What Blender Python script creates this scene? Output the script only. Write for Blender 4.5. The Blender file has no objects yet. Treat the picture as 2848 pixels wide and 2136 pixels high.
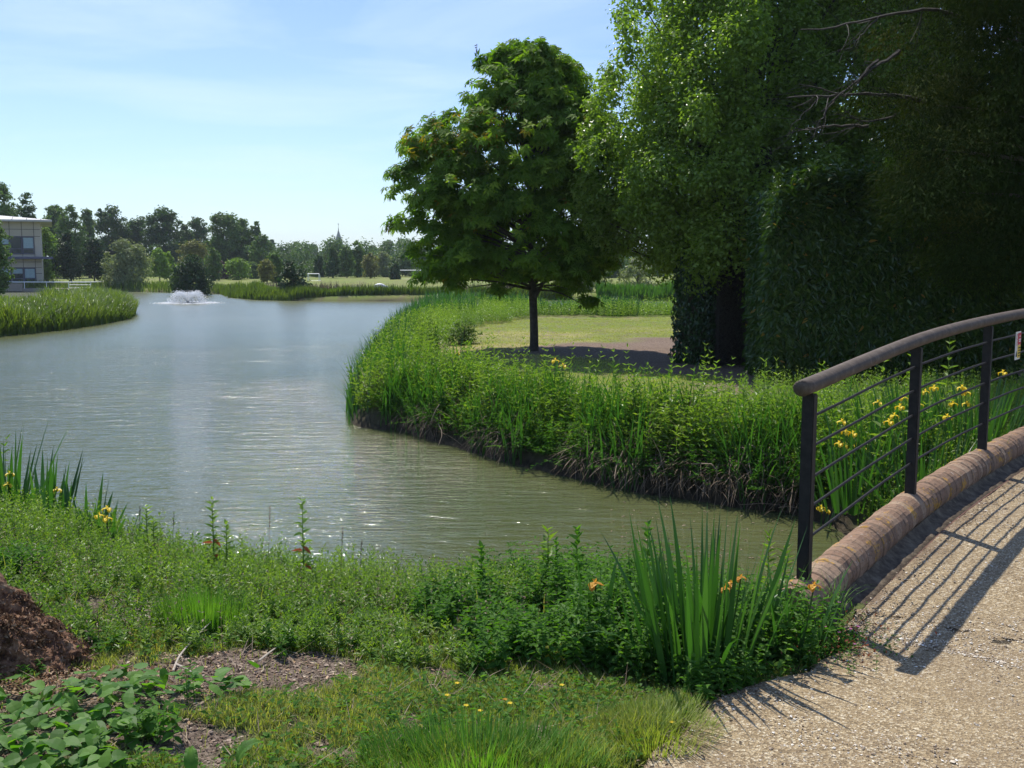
import bpy, bmesh, math
import numpy as np
from mathutils import Vector
rng = np.random.default_rng(11)
R = math.radians
SC = bpy.context.scene
COL = SC.collection
# ------------------------------------------------------------ camera, sky, sun, exposure
EYE = 1.7; PITCH = R(6.68); FOC = 1024.0
cam = bpy.data.cameras.new('camera'); camo = bpy.data.objects.new('camera', cam); COL.objects.link(camo)
cam.sensor_width = 36; cam.lens = 36; cam.clip_start = 0.05; cam.clip_end = 9000
camo.location = (0, 0, EYE); camo.rotation_euler = (R(90) - PITCH, 0, 0)
SC.camera = camo
SUN_AZ = R(-23); SUN_EL = R(57)
w = bpy.data.worlds.new("World"); SC.world = w; w.use_nodes = True
nt = w.node_tree; nt.nodes.clear()
def N(nt, t, **kw):
    n = nt.nodes.new(t)
    for k, v in kw.items():
        if k in n.inputs.keys(): n.inputs[k].default_value = v
        else: setattr(n, k, v)
    return n
def ramp0(nt, fac, cols):
    n = nt.nodes.new('ShaderNodeValToRGB'); e = n.color_ramp.elements
    while len(e) < len(cols): e.new(.5)
    for i, (p, c) in enumerate(cols): e[i].position = p; e[i].color = (*[v/1.2 for v in c], 1)
    nt.links.new(fac, n.inputs[0]); return n.outputs[0]
sky = N(nt, 'ShaderNodeTexSky', sky_type='NISHITA', sun_disc=False, sun_elevation=SUN_EL, sun_rotation=SUN_AZ % (2*math.pi), air_density=1.0, dust_density=0.35, ozone_density=1.6, altitude=50)
tc = N(nt, 'ShaderNodeTexCoord'); sep = N(nt, 'ShaderNodeSeparateXYZ'); nt.links.new(tc.outputs['Generated'], sep.inputs[0])
zc = N(nt, 'ShaderNodeMath', operation='ADD'); nt.links.new(sep.outputs['Z'], zc.inputs[0]); zc.inputs[1].default_value = 0.12
def mth(nt, op, a, b=None):
    n = nt.nodes.new('ShaderNodeMath'); n.operation = op
    for i, v in enumerate((a, b)):
        if v is None: continue
        if isinstance(v, (int, float)): n.inputs[i].default_value = v
        else: nt.links.new(v, n.inputs[i])
    return n.outputs[0]
cb = N(nt, 'ShaderNodeCombineXYZ')
nt.links.new(mth(nt, 'DIVIDE', sep.outputs['X'], zc.outputs[0]), cb.inputs['X'])
nt.links.new(mth(nt, 'MULTIPLY', mth(nt, 'DIVIDE', sep.outputs['Y'], zc.outputs[0]), 1.5), cb.inputs['Y'])
nz = N(nt, 'ShaderNodeTexNoise', Scale=0.75, Detail=7.0, Roughness=0.55, Distortion=0.5); nt.links.new(cb.outputs[0], nz.inputs['Vector'])
rp = N(nt, 'ShaderNodeMapRange'); nt.links.new(nz.outputs['Fac'], rp.inputs['Value'])
rp.inputs['From Min'].default_value = 0.46; rp.inputs['From Max'].default_value = 0.74; rp.inputs['To Max'].default_value = 0.62
mx = N(nt, 'ShaderNodeMix', data_type='RGBA'); nt.links.new(rp.outputs[0], mx.inputs['Factor'])
nt.links.new(sky.outputs[0], mx.inputs['A']); mx.inputs['B'].default_value = (7.4, 8.2, 8.8, 1)
tn = N(nt, 'ShaderNodeMix', data_type='RGBA', blend_type='MULTIPLY'); tn.inputs['Factor'].default_value = 1; nt.links.new(mx.outputs['Result'], tn.inputs['A']); nt.links.new(ramp0(nt, sep.outputs['Z'], [(0, (.64, .74, .84)), (.09, (.65, .74, .88)), (.20, (.67, .73, .94)), (.6, (.70, .80, 1.05))]), tn.inputs['B'])
bg = N(nt, 'ShaderNodeBackground', Strength=0.168); nt.links.new(tn.outputs['Result'], bg.inputs['Color'])
wo = N(nt, 'ShaderNodeOutputWorld'); nt.links.new(bg.outputs[0], wo.inputs['Surface'])
sl = bpy.data.lights.new('sun', 'SUN'); sl.energy = 5.0; sl.angle = R(0.53); sl.color = (1.0, 0.95, 0.86)
so = bpy.data.objects.new('sun', sl); COL.objects.link(so)
SUND = Vector((math.sin(SUN_AZ)*math.cos(SUN_EL), math.cos(SUN_AZ)*math.cos(SUN_EL), math.sin(SUN_EL)))
so.rotation_euler = (-SUND).to_track_quat('-Z', 'Y').to_euler(); so.location = (-20, 30, 60)
SC.view_settings.view_transform = 'Standard'; SC.view_settings.look = 'None'
SC.view_settings.exposure = 0.30; SC.view_settings.gamma = 1.0; SC.view_settings.use_curve_mapping = False
SC.cycles.max_bounces = 6; SC.cycles.transparent_max_bounces = 8; SC.cycles.diffuse_bounces = 3; SC.cycles.glossy_bounces = 3
SC.cycles.transmission_bounces = 4; SC.cycles.volume_bounces = 0; SC.cycles.sample_clamp_indirect = 6
SC.cycles.use_adaptive_sampling = True

# ------------------------------------------------------------ projection of photo pixels (1024 wide) to real ground points
cP, sP = math.cos(PITCH), math.sin(PITCH)
def ray(px, py):
    u = (px-512)/FOC; v = (384-py)/FOC
    return np.array([u, cP + v*sP, -sP + v*cP])
def G(px, py, z):           # ground point at height z
    d = ray(px, py); t = (z-EYE)/d[2]; return np.array([d[0]*t, d[1]*t, z])
def A(px, py, Y):           # point at distance Y
    d = ray(px, py); t = Y/d[1]; return np.array([d[0]*t, Y, EYE+d[2]*t])
def D(px, py, t):           # point at camera depth t
    d = ray(px, py); return np.array([0, 0, EYE]) + d*t

# ------------------------------------------------------------ objects
def tag(o, label=None, cat=None, group=None, kind=None):
    if label: o['label'] = label
    if cat: o['category'] = cat
    if group: o['group'] = group
    if kind: o['kind'] = kind
    return o
def empty(name, loc, label, cat, group=None):
    o = bpy.data.objects.new(name, None); COL.objects.link(o); o.location = loc; o.empty_display_size = 0.2
    return tag(o, label, cat, group)
class Geo:
    def __init__(s): s.V = []; s.F = []; s.r = []; s.m = []; s.n = 0
    def add(s, V, faces, rnd=0.5, mat=0):
        V = np.asarray(V, float).reshape(-1, 3); n = len(V)
        for f in (faces if isinstance(faces, (list, tuple)) else [faces]):
            f = np.asarray(f, np.int64)
            if f.size: s.F.append((f + s.n, mat))
        s.V.append(V); s.r.append(np.broadcast_to(np.asarray(rnd, float), (n,)).copy()); s.n += n
        return s
    def build(s, name, mats, parent=None, smooth=False, loc=None):
        V = np.concatenate(s.V); r = np.concatenate(s.r)
        if not isinstance(mats, (list, tuple)): mats = [mats]
        me = bpy.data.meshes.new(name)
        me.vertices.add(len(V))
        li = np.concatenate([f.ravel() for f, _ in s.F]); tot = np.concatenate([np.full(len(f), f.shape[1]) for f, _ in s.F])
        mi = np.concatenate([np.full(len(f), m) for f, m in s.F])
        off = np.zeros(3) if loc is None else np.array(loc, float); q = parent
        while q is not None: off = off + np.array(q.location); q = q.parent
        me.vertices.foreach_set('co', (V - np.array(off)).astype(np.float32).ravel())
        me.loops.add(len(li)); me.loops.foreach_set('vertex_index', li.astype(np.int32))
        me.polygons.add(len(tot)); me.polygons.foreach_set('loop_start', np.concatenate([[0], np.cumsum(tot)[:-1]]).astype(np.int32))
        me.polygons.foreach_set('material_index', mi.astype(np.int32))
        me.polygons.foreach_set('use_smooth', np.full(len(tot), bool(smooth)))
        at = me.attributes.new('rnd', 'FLOAT', 'POINT'); at.data.foreach_set('value', r.astype(np.float32))
        me.update(calc_edges=True); me.validate()
        for m in mats: me.materials.append(m)
        o = bpy.data.objects.new(name, me); COL.objects.link(o)
        if parent is not None: o.parent = parent
        elif loc is not None: o.location = loc
        return o
def nrm(v): return v/np.maximum(np.linalg.norm(v, axis=-1, keepdims=True), 1e-9)
def rdir(n):
    return nrm(rng.normal(size=(n, 3)))
# leaf blades: pts (N,3), axis d, normal hint nn
def leaves(g, P, d, nn, L, W, rnd, mat=0, kind='tri', fold=0.25):
    n = len(P); L = np.broadcast_to(L, (n,))[:, None]; W = np.broadcast_to(W, (n,))[:, None]
    d = nrm(d); s = nrm(np.cross(d, nn)); u = np.cross(s, d)
    if kind == 'oval':
        T = np.array([0, .1, .3, .55, .8, 1.]); Wp = np.array([0, .36, .5, .42, .2, 0.]); dr = -.22*T**2
        mid = P[:, None] + d[:, None]*L[:, None]*T[None, :, None] + u[:, None]*L[:, None]*dr[None, :, None]
        o1 = s[:, None]*W[:, None]*Wp[None, :, None] + u[:, None]*W[:, None]*(Wp*fold)[None, :, None]; o2 = -s[:, None]*W[:, None]*Wp[None, :, None] + u[:, None]*W[:, None]*(Wp*fold)[None, :, None]
        V = np.concatenate([mid, mid+o1, mid+o2], 1); b = (np.arange(n)*18)[:, None]
        F = [np.concatenate([b + q for i_ in range(5) for q in ([i_, i_+1, i_+7, i_+6], [i_, i_+12, i_+13, i_+1])])]; k = 18
    elif kind == 'tri':
        V = np.stack([P, P + d*L*.45 + s*W*.5 + u*W*fold, P + d*L, P + d*L*.45 - s*W*.5 + u*W*fold], 1)
        b = (np.arange(n)*4)[:, None]
        F = [np.concatenate([b + [0, 2, 1], b + [0, 3, 2]])]; k = 4
    else:
        V = np.stack([P, P + d*L*.28 + s*W*.48 + u*W*fold, P + d*L*.65 + s*W*.36 + u*W*fold*.6 - u*L*.04, P + d*L - u*L*.16,
                      P + d*L*.65 - s*W*.36 + u*W*fold*.6 - u*L*.04, P + d*L*.28 - s*W*.48 + u*W*fold], 1)
        b = (np.arange(n)*6)[:, None]
        F = [np.concatenate([b + [0, 3, 2, 1], b + [0, 5, 4, 3]])]; k = 6
    g.add(V, F, np.repeat(np.broadcast_to(rnd, (n,)), k), mat)
# grass, reed or iris blades: bent ribbons
def blades(g, P, h, w, az, lean, droop, rnd, seg=3, mat=0, face=None, fold=0.0):
    n = len(P); bc = lambda x: np.broadcast_to(x, (n,)).astype(float)
    h, w, az, lean, droop, rnd = map(bc, (h, w, az, lean, droop, rnd))
    t = np.linspace(0, 1, seg+1)
    hd = np.stack([np.cos(az), np.sin(az), 0*az], 1)
    fa = az + (np.pi/2 if face is None else face); sd = np.stack([np.cos(fa), np.sin(fa), 0*az], 1)
    ang = lean[:, None] + droop[:, None]*t[None, :]**1.5
    dz = np.cos(ang)[:, :-1]; dh = np.sin(ang)[:, :-1]
    z = np.concatenate([np.zeros((n, 1)), np.cumsum(dz, 1)], 1)*h[:, None]/seg
    x = np.concatenate([np.zeros((n, 1)), np.cumsum(dh, 1)], 1)*h[:, None]/seg
    C = P[:, None, :] + hd[:, None, :]*x[..., None]; C[..., 2] += z
    prof = np.clip(1.15*(1-t**2.2), 0.02, 1)
    off = sd[:, None, :]*(w[:, None]*prof[None, :]*.5)[..., None]
    V = np.stack([C-off, C+off], 2).reshape(n, -1, 3); k = 2*(seg+1)
    b = (np.arange(n)*k)[:, None]
    F = np.concatenate([b + [2*i, 2*i+1, 2*i+3, 2*i+2] for i in range(seg)])
    g.add(V, F, np.repeat(rnd, k), mat)
    return C
# leafy stems
def stems(g, P, h, K, L, W, rnd, lean=0.15, droop=0.15, pitch=0.35, mat=0, smat=0, whorl=1, kind='tri', start=0.15, taper=0.45, sw=0.006):
    n = len(P); h = np.broadcast_to(h, (n,)).astype(float)
    az = rng.uniform(0, 2*np.pi, n); ln = np.abs(rng.normal(0, lean, n)); rnd = np.broadcast_to(rnd, (n,))
    C = blades(g, P, h, sw, az, ln, droop, rnd*.6, seg=3, mat=smat)
    tt = np.linspace(start, 1.0, K)
    a0 = rng.uniform(0, 6.28, n)
    for k, t in enumerate(tt):
        i = min(int(t*3), 2); f = t*3 - i
        Q = C[:, i]*(1-f) + C[:, i+1]*f
        for q in range(whorl):
            a = a0 + k*(2.4 if whorl == 1 else 1.57) + q*2*np.pi/whorl + rng.normal(0, .25, n)
            pt = pitch + rng.normal(0, .25, n) + .5*t**3
            d = np.stack([np.cos(a)*np.cos(pt), np.sin(a)*np.cos(pt), np.sin(pt)], 1)
            nn = np.stack([-np.cos(a)*np.sin(pt), -np.sin(a)*np.sin(pt), np.cos(pt)], 1) + rng.normal(0, .25, (n, 3))
            sc = (1-taper*abs(t-.35)/.65)*rng.uniform(.7, 1.2, n)
            leaves(g, Q, d, nn, L*sc, W*sc, np.clip(rnd + rng.normal(0, .1, n), 0, 1), mat, kind)
def tube(g, pts, rad, sides=6, rnd=.5, mat=0, cap=True):
    pts = np.asarray(pts, float); m = len(pts); rad = np.broadcast_to(rad, (m,))
    T = np.gradient(pts, axis=0) if m > 2 else np.repeat((pts[1]-pts[0])[None], m, 0)
    T = nrm(T); up = np.array([0, 0, 1.]) if abs(T[0][2]) < .8 else np.array([1., 0, 0])
    X = nrm(np.cross(T, up)); Y = np.cross(X, T)
    a = np.linspace(0, 2*np.pi, sides, endpoint=False) + .3
    V = pts[:, None] + rad[:, None, None]*(X[:, None]*np.cos(a)[None, :, None] + Y[:, None]*np.sin(a)[None, :, None])
    i = np.arange(m-1)[:, None]*sides; j = np.arange(sides); j2 = (j+1) % sides
    F = np.stack([i+j, i+j2, i+j2+sides, i+j+sides], -1).reshape(-1, 4)
    V = V.reshape(-1, 3); fs = [F]
    if cap:
        V = np.concatenate([V, pts[:1], pts[-1:]]); c = m*sides
        fs.append(np.concatenate([np.stack([np.full(sides, c), j2, j], 1), np.stack([np.full(sides, c+1), (m-1)*sides+j, (m-1)*sides+j2], 1)]))
    g.add(V, fs, rnd, mat)
def box(g, c, s, rz=0, rnd=.5, mat=0):
    c = np.asarray(c, float); s = np.asarray(s, float)/2
    q = np.array([[x, y, z] for x in (-1, 1) for y in (-1, 1) for z in (-1, 1)])*s
    co, si = math.cos(rz), math.sin(rz)
    q = np.stack([q[:, 0]*co - q[:, 1]*si, q[:, 0]*si + q[:, 1]*co, q[:, 2]], 1) + c
    F = np.array([[0, 1, 3, 2], [4, 6, 7, 5], [0, 4, 5, 1], [2, 3, 7, 6], [0, 2, 6, 4], [1, 5, 7, 3]])
    g.add(q, F, rnd, mat)
def spl(p, n):               # smooth resample through points
    p = np.asarray(p, float); k = len(p); t = np.linspace(0, k-1, n); i = np.clip(t.astype(int), 0, k-2); f = (t-i)[:, None]
    p0 = p[np.clip(i-1, 0, k-1)]; p1 = p[i]; p2 = p[i+1]; p3 = p[np.clip(i+2, 0, k-1)]
    return .5*((2*p1) + (-p0+p2)*f + (2*p0-5*p1+4*p2-p3)*f**2 + (-p0+3*p1-3*p2+p3)*f**3)

# ------------------------------------------------------------ materials
def newmat(name):
    m = bpy.data.materials.new(name); m.use_nodes = True; m.node_tree.nodes.clear(); return m, m.node_tree
def ramp(nt, fac, cols):
    n = nt.nodes.new('ShaderNodeValToRGB'); e = n.color_ramp.elements
    while len(e) < len(cols): e.new(.5)
    for i, (p, c) in enumerate(cols): e[i].position = p; e[i].color = (*c, 1)
    nt.links.new(fac, n.inputs[0]); return n.outputs[0]
def noise(nt, scale, detail=3, rough=.5, vec=None, dist=0):
    n = N(nt, 'ShaderNodeTexNoise', Scale=scale, Detail=float(detail), Roughness=rough, Distortion=float(dist))
    if vec is None: vec = nt.nodes.new('ShaderNodeTexCoord').outputs['Object']
    nt.links.new(vec, n.inputs['Vector']); return n.outputs['Fac']
def mixc(nt, f, a, b, mode='MIX'):
    n = N(nt, 'ShaderNodeMix', data_type='RGBA', blend_type=mode)
    for k, v in (('Factor', f), ('A', a), ('B', b)):
        if isinstance(v, (int, float)): n.inputs[k].default_value = v
        elif isinstance(v, tuple): n.inputs[k].default_value = (*v, 1)
        else: nt.links.new(v, n.inputs[k])
    return n.outputs['Result']
def attr(nt, name='rnd'):
    return N(nt, 'ShaderNodeAttribute', attribute_name=name).outputs['Fac']
def leafmat(name, cols, tr=.35, rough=.45, spec=.4, tint=(1.3, 1.5, .5), patch=.25, pscale=.8):
    gn = {'weed_leaf': 1.15, 'nettle_leaf': 1.3, 'grass_blade': 1.5, 'bright_grass': 1.15, 'reed_leaf': .95, 'iris_leaf': 1.0, 'broad_leaf': 1.45, 'chestnut_leaf': 1.45, 'laurel_leaf': 1.6, 'ivy_leaf': 1.2, 'yew_leaf': .95}.get(name, 1.0)
    cols = [(q, (v[0]*gn, v[1]*gn**.85, v[2]*gn**.7)) for q, v in cols]
    m, nt = newmat(name)
    c = ramp(nt, attr(nt), cols)
    nzv = noise(nt, pscale, 2)
    c = mixc(nt, mth(nt, 'MULTIPLY', nzv, patch), c, tuple(min(1, v*t) for v, t in zip(cols[-1][1], (1.2, 1.1, .7))))
    p = N(nt, 'ShaderNodeBsdfPrincipled', Roughness=rough); nt.links.new(c, p.inputs['Base Color']); p.inputs['Specular IOR Level'].default_value = spec
    t = nt.nodes.new('ShaderNodeBsdfTranslucent'); nt.links.new(mixc(nt, 1.0, c, tint, 'MULTIPLY'), t.inputs['Color'])
    ms = N(nt, 'ShaderNodeMixShader', Fac=tr); nt.links.new(p.outputs[0], ms.inputs[1]); nt.links.new(t.outputs[0], ms.inputs[2])
    o = nt.nodes.new('ShaderNodeOutputMaterial'); nt.links.new(ms.outputs[0], o.inputs['Surface']); return m
def basic(name, cols, scale=8, rough=.8, bump=.3, bscale=30, metal=0, spec=.4, useattr=False, detail=4):
    m, nt = newmat(name)
    f = noise(nt, scale, detail, .6)
    if useattr: f = mth(nt, 'ADD', mth(nt, 'MULTIPLY', f, .5), mth(nt, 'MULTIPLY', attr(nt), .5))
    c = ramp(nt, f, cols)
    p = N(nt, 'ShaderNodeBsdfPrincipled', Roughness=rough, Metallic=metal); nt.links.new(c, p.inputs['Base Color']); p.inputs['Specular IOR Level'].default_value = spec
    if bump:
        b = N(nt, 'ShaderNodeBump', Strength=bump, Distance=.01); nt.links.new(noise(nt, bscale, 4, .6), b.inputs['Height']); nt.links.new(b.outputs[0], p.inputs['Normal'])
    o = nt.nodes.new('ShaderNodeOutputMaterial'); nt.links.new(p.outputs[0], o.inputs['Surface']); return m
def flat(name, c, rough=.6, metal=0):
    return basic(name, [(0.3, tuple(v*.9 for v in c)), (.7, tuple(min(1, v*1.1) for v in c))], 5, rough, 0, metal=metal)
g3 = lambda a, b, c: [(0.0, a), (.5, b), (1.0, c)]
M = {}
M['chestnut'] = leafmat('chestnut_leaf', g3((.035, .080, .012), (.07, .14, .018), (.14, .20, .024)), .45, .62, .15, (1.6, 1.9, .4), .2)
M['rust'] = leafmat('scorched_leaf', g3((.17, .12, .015), (.22, .18, .02), (.26, .25, .03)), .45, .8, .08, (1.6, 1.4, .4), 0)
M['broad'] = leafmat('broad_leaf', g3((.065, .115, .02), (.11, .175, .03), (.16, .23, .045)), .44, .36, .45, (1.5, 1.8, .5), .3)
M['laurel'] = leafmat('laurel_leaf', g3((.016, .042, .008), (.028, .064, .010), (.075, .12, .02)), .18, .25, .5, (1.2, 1.5, .4), .2)
M['yellowed'] = leafmat('yellowed_leaf', g3((.25, .16, .02), (.32, .20, .03), (.36, .28, .05)), .3, .5, .3)
M['yew'] = leafmat('yew_leaf', g3((.008, .024, .005), (.018, .042, .008), (.05, .062, .012)), .2, .85, .05, (1.2, 1.2, .4), .35)
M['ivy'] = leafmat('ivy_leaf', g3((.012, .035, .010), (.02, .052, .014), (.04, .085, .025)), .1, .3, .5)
M['iris'] = leafmat('iris_leaf', g3((.028, .085, .022), (.045, .125, .028), (.085, .18, .04)), .38, .42, .4, (1.2, 1.5, .4), .1)
M['reed'] = leafmat('reed_leaf', g3((.055, .10, .016), (.10, .165, .022), (.19, .235, .05)), .42, .42, .4, (1.3, 1.45, .5), .35, .5)
M['weed'] = leafmat('weed_leaf', g3((.055, .12, .020), (.10, .19, .034), (.19, .26, .06)), .40, .45, .35, (1.5, 1.7, .4), .35, 1.2)
M['nettle'] = leafmat('nettle_leaf', g3((.03, .085, .014), (.055, .135, .022), (.10, .19, .035)), .38, .6, .18, (1.4, 1.7, .4), .2, 1.5)
M['grass'] = leafmat('grass_blade', g3((.075, .14, .022), (.14, .21, .038), (.27, .27, .10)), .42, .5, .35, (1.3, 1.4, .5), .3, 1.4)
M['tuft'] = leafmat('bright_grass', g3((.07, .17, .02), (.10, .23, .03), (.15, .27, .05)), .4, .5, .3)
M['straw'] = leafmat('dead_stem', g3((.06, .042, .026), (.14, .10, .065), (.34, .27, .19)), .1, .7, .2, (1, 1, 1), .1)
M['petal'] = leafmat('iris_petal', g3((.75, .55, .03), (.85, .66, .04), (.9, .75, .10)), .35, .5, .3, (1.1, 1.0, .6), 0)
M['orange'] = leafmat('withered_petal', g3((.5, .22, .03), (.6, .3, .04), (.7, .4, .06)), .35, .5, .3, (1.1, 1.0, .6), 0)
M['pink'] = leafmat('pink_petal', g3((.55, .15, .35), (.6, .2, .4), (.7, .3, .5)), .3, .5, .3, (1, 1, 1), 0)
M['redleaf'] = leafmat('red_leaf', g3((.14, .05, .03), (.25, .08, .04), (.5, .14, .05)), .3, .5, .3, (1.2, 1, .8), .1)
M['bark'] = basic('bark', [(.3, (.035, .028, .02)), (.7, (.10, .085, .065))], 9, .9, .8, 25)
M['twig'] = basic('bare_twig', [(.3, (.025, .02, .014)), (.7, (.06, .05, .04))], 9, .85, .3, 40)
M['paletwig'] = basic('pale_twig', [(.3, (.35, .29, .22)), (.7, (.5, .44, .36))], 9, .85, .3, 40)
def fol(name, a, tr=.3, k=1.0):
    a = tuple(v*k for v in a); a = tuple(v*1.55 for v in a); return leafmat(name, g3(tuple(v*.6 for v in a), a, tuple(v*1.5 for v in a)), tr, .55, .25, (1.25, 1.4, .5), .25, .3)
M['f_dark'] = fol('far_dark_leaf', (.035, .065, .016)); M['f_mid'] = fol('far_mid_leaf', (.06, .10, .025)); M['f_grey'] = fol('far_grey_leaf', (.13, .15, .08))
M['f_lime'] = fol('far_lime_leaf', (.11, .17, .025)); M['f_pale'] = fol('far_pale_leaf', (.08, .115, .04)); M['f_rust'] = fol('far_coppery_leaf', (.10, .10, .032))
M['f_black'] = fol('far_deep_leaf', (.022, .045, .014), .2); M['f_copper'] = fol('far_purple_leaf', (.06, .035, .03), .2); M['f_blue'] = fol('far_blue_leaf', (.05, .085, .032))
# ------------------------------------------------------------ bridge line and the lake shore
BP = np.array([D(809, 574, 6.1), D(914, 490, 7.77), D(985, 447, 9.23), [5.50, 10.52, .09], [6.75, 11.95, .085], [8.0, 13.4, .05]])
BP = np.concatenate([[BP[0] - (BP[1]-BP[0])*.09], BP])
BL = spl(BP, 420)
seg = np.linalg.norm(np.diff(BL[:, :2], axis=0), axis=1); BS = np.concatenate([[0], np.cumsum(seg)]) - np.linalg.norm((BP[1]-BP[0])[:2])
BD = nrm((BP[3]-BP[1])[:2]); BN = np.array([BD[1], -BD[0]])      # along / towards the path side
def s_of(x, y): return (x-BP[1][0])*BD[0] + (y-BP[1][1])*BD[1]
def t_of(x, y): return (x-BP[1][0])*BN[0] + (y-BP[1][1])*BN[1]
def zpath(x, y):
    s = s_of(x, y); return np.interp(s, [-8, -3, -.3, 2.12, 4.03, 5.9, 8, 14, 30], [-.30, -.33, -.345, -.215, -.15, -.125, -.13, -.25, -.4])
W = lambda px, py: tuple(G(px, py, -1.0)[:2])
LAKE = np.array([
    (3.7, 5.5), (2.3, 6.75), (1.5, 7.45), (.6, 7.75), (-.5, 7.95), (-1.5, 8.25), (-2.6, 8.75), (-3.7, 9.4), (-4.9, 10.3), (-6.5, 12), (-9, 14.5), (-14, 18), (-22, 22), (-31, 26), (-31, 32),
    W(-60, 345), W(0, 336), W(60, 330), W(100, 324), W(127, 319), W(133, 314), W(128, 309), (-27, 64), (-36, 72), (-48, 82), (-58, 96), (-48, 101),
    W(100, 291.5), W(150, 292), W(195, 293.5), W(222, 294), W(231, 297.5), W(260, 300), W(300, 301), W(400, 301.5), W(500, 301.5), W(545, 300), W(600, 300), W(690, 301), W(800, 302),
    (40, 66), (40, 50), (22, 45), (12, 44.5), (6, 45), (2, 47), (-.6, 51), (-2.2, 53.5), W(445, 316), W(418, 323), W(396, 338), W(384, 352), W(373, 372), W(360, 395), W(352, 415), W(352, 424), W(364, 428), W(403, 431),
    W(430, 440), W(463, 449), W(509, 463), W(555, 474), W(602, 484), W(640, 493), W(694, 500), W(740, 508), W(787, 512), (3.35, 10.3), (3.3, 9.6), (3.55, 8.9), (4.3, 7.9), (5.0, 7.2)])
def lake_sd(x, y):            # positive on land
    x = np.asarray(x, float); y = np.asarray(y, float); sh = x.shape; x = x.ravel(); y = y.ravel()
    dmin = np.full(len(x), 1e9); inside = np.zeros(len(x), bool)
    for a, b in zip(LAKE, np.roll(LAKE, -1, 0)):
        ab = b-a; t = np.clip(((x-a[0])*ab[0] + (y-a[1])*ab[1])/(ab@ab), 0, 1)
        dmin = np.minimum(dmin, np.hypot(x-a[0]-t*ab[0], y-a[1]-t*ab[1]))
        if a[1] != b[1]:
            c = (a[1] > y) != (b[1] > y); inside ^= c & (x < (b[0]-a[0])*(y-a[1])/(b[1]-a[1]) + a[0])
    return np.where(inside, -dmin, dmin).reshape(sh)
def vn(x, y, s, seed=0):      # cheap smooth value noise
    x = x*s + seed*17.3; y = y*s + seed*9.1; xi = np.floor(x); yi = np.floor(y); fx = x-xi; fy = y-yi
    h = lambda a, b: np.modf(np.abs(np.sin(a*127.1+b*311.7+seed)*43758.5453))[0]
    fx = fx*fx*(3-2*fx); fy = fy*fy*(3-2*fy)
    return (h(xi, yi)*(1-fx)+h(xi+1, yi)*fx)*(1-fy) + (h(xi, yi+1)*(1-fx)+h(xi+1, yi+1)*fx)*fy
def sstep(a, b, x): t = np.clip((x-a)/(b-a), 0, 1); return t*t*(3-2*t)
PATHEDGE = np.array([(.0, 2.6), tuple(G(560, 768, -.3)[:2]), tuple(G(616, 768, -.3)[:2]), tuple(G(660, 735, -.3)[:2]), tuple(G(690, 705, -.3)[:2]), tuple(G(722, 686, -.3)[:2]), tuple(G(790, 668, -.32)[:2]), tuple(G(850, 640, -.33)[:2]), tuple(G(845, 607, -.34)[:2])])
def height(x, y, sd=None):
    x = np.asarray(x, float); y = np.asarray(y, float)
    if sd is None: sd = lake_sd(x, y)
    r = np.hypot(x, y)
    pen = (y > 10.2) & (y < 60) & (x > -6)                       # the grassy point on the right
    near = (y <= 10.2) | ((x < -3) & (y < 24))
    zn = np.interp(sd, [0, .25, .9, 2.0, 3.5, 6], [-1, -.86, -.66, -.46, -.34, -.30])
    zp = np.interp(sd, [0, .12, .45, 1.5, 4], [-1, -.80, -.58, -.45, -.40])
    zf = np.interp(sd, [0, .4, 1.5, 8, 60], [-1, -.72, -.55, -.42, -.30])
    z = np.where(pen, zp, np.where(near, zn, zf))
    t = t_of(x, y); s = s_of(x, y)
    z = np.where((sd > 0) & (t > -.1) & (r < 40), np.minimum(z, zpath(x, y)-.035), z)
    z = np.where((sd > 0) & (t > -.02) & (s < .35) & (r < 40), zpath(x, y)-.035, z)
    z = np.where(sd < 0, np.interp(-sd, [0, .4, 2], [-1, -1.3, -1.7]), z)
    n = (vn(x, y, .9, 1)-.5)*.07 + (vn(x, y, 3.1, 2)-.5)*.03 + (vn(x, y, 9, 3)-.5)*.012
    amp = np.where(t > -.6, .15, 1.0)*np.clip(sd*2, 0, 1)
    return z + n*amp
def onpath(x, y, m=0.):
    s = s_of(x, y); pe = np.interp(y, PATHEDGE[:8, 1], PATHEDGE[:8, 0])
    return np.where((s > -.35) | (y > 5.75), t_of(x, y) > -.24-m, x > pe-m)
def hz(x, y): return height(np.atleast_1d(x), np.atleast_1d(y))

# ------------------------------------------------------------ ground: one sheet out to the horizon
def axis(lo, hi, k, n):
    a, b = np.arcsinh(lo/k), np.arcsinh(hi/k); return np.sinh(np.linspace(a, b, n))*k
gx = axis(-3200, 3200, 1.7, 620); gy = np.concatenate([axis(-60, 2.0, 2., 60)[:-1], 1.9+axis(0, 3400, 2.6, 640)])
GX, GY = np.meshgrid(gx, gy)
SD = lake_sd(GX, GY); GZ = height(GX, GY, SD)
nx, ny = len(gx), len(gy)
i = (np.arange(ny-1)[:, None]*nx + np.arange(nx-1)[None]).ravel()
g = Geo(); g.add(np.stack([GX, GY, GZ], -1).reshape(-1, 3), np.stack([i, i+1, i+1+nx, i+nx], 1))
def poly_mask(x, y, poly):
    ins = np.zeros(x.shape, bool); p = np.asarray(poly)
    for a, b in zip(p, np.roll(p, -1, 0)):
        if a[1] == b[1]: continue
        c = (a[1] > y) != (b[1] > y); ins ^= c & (x < (b[0]-a[0])*(y-a[1])/(b[1]-a[1]) + a[0])
    return ins
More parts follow.
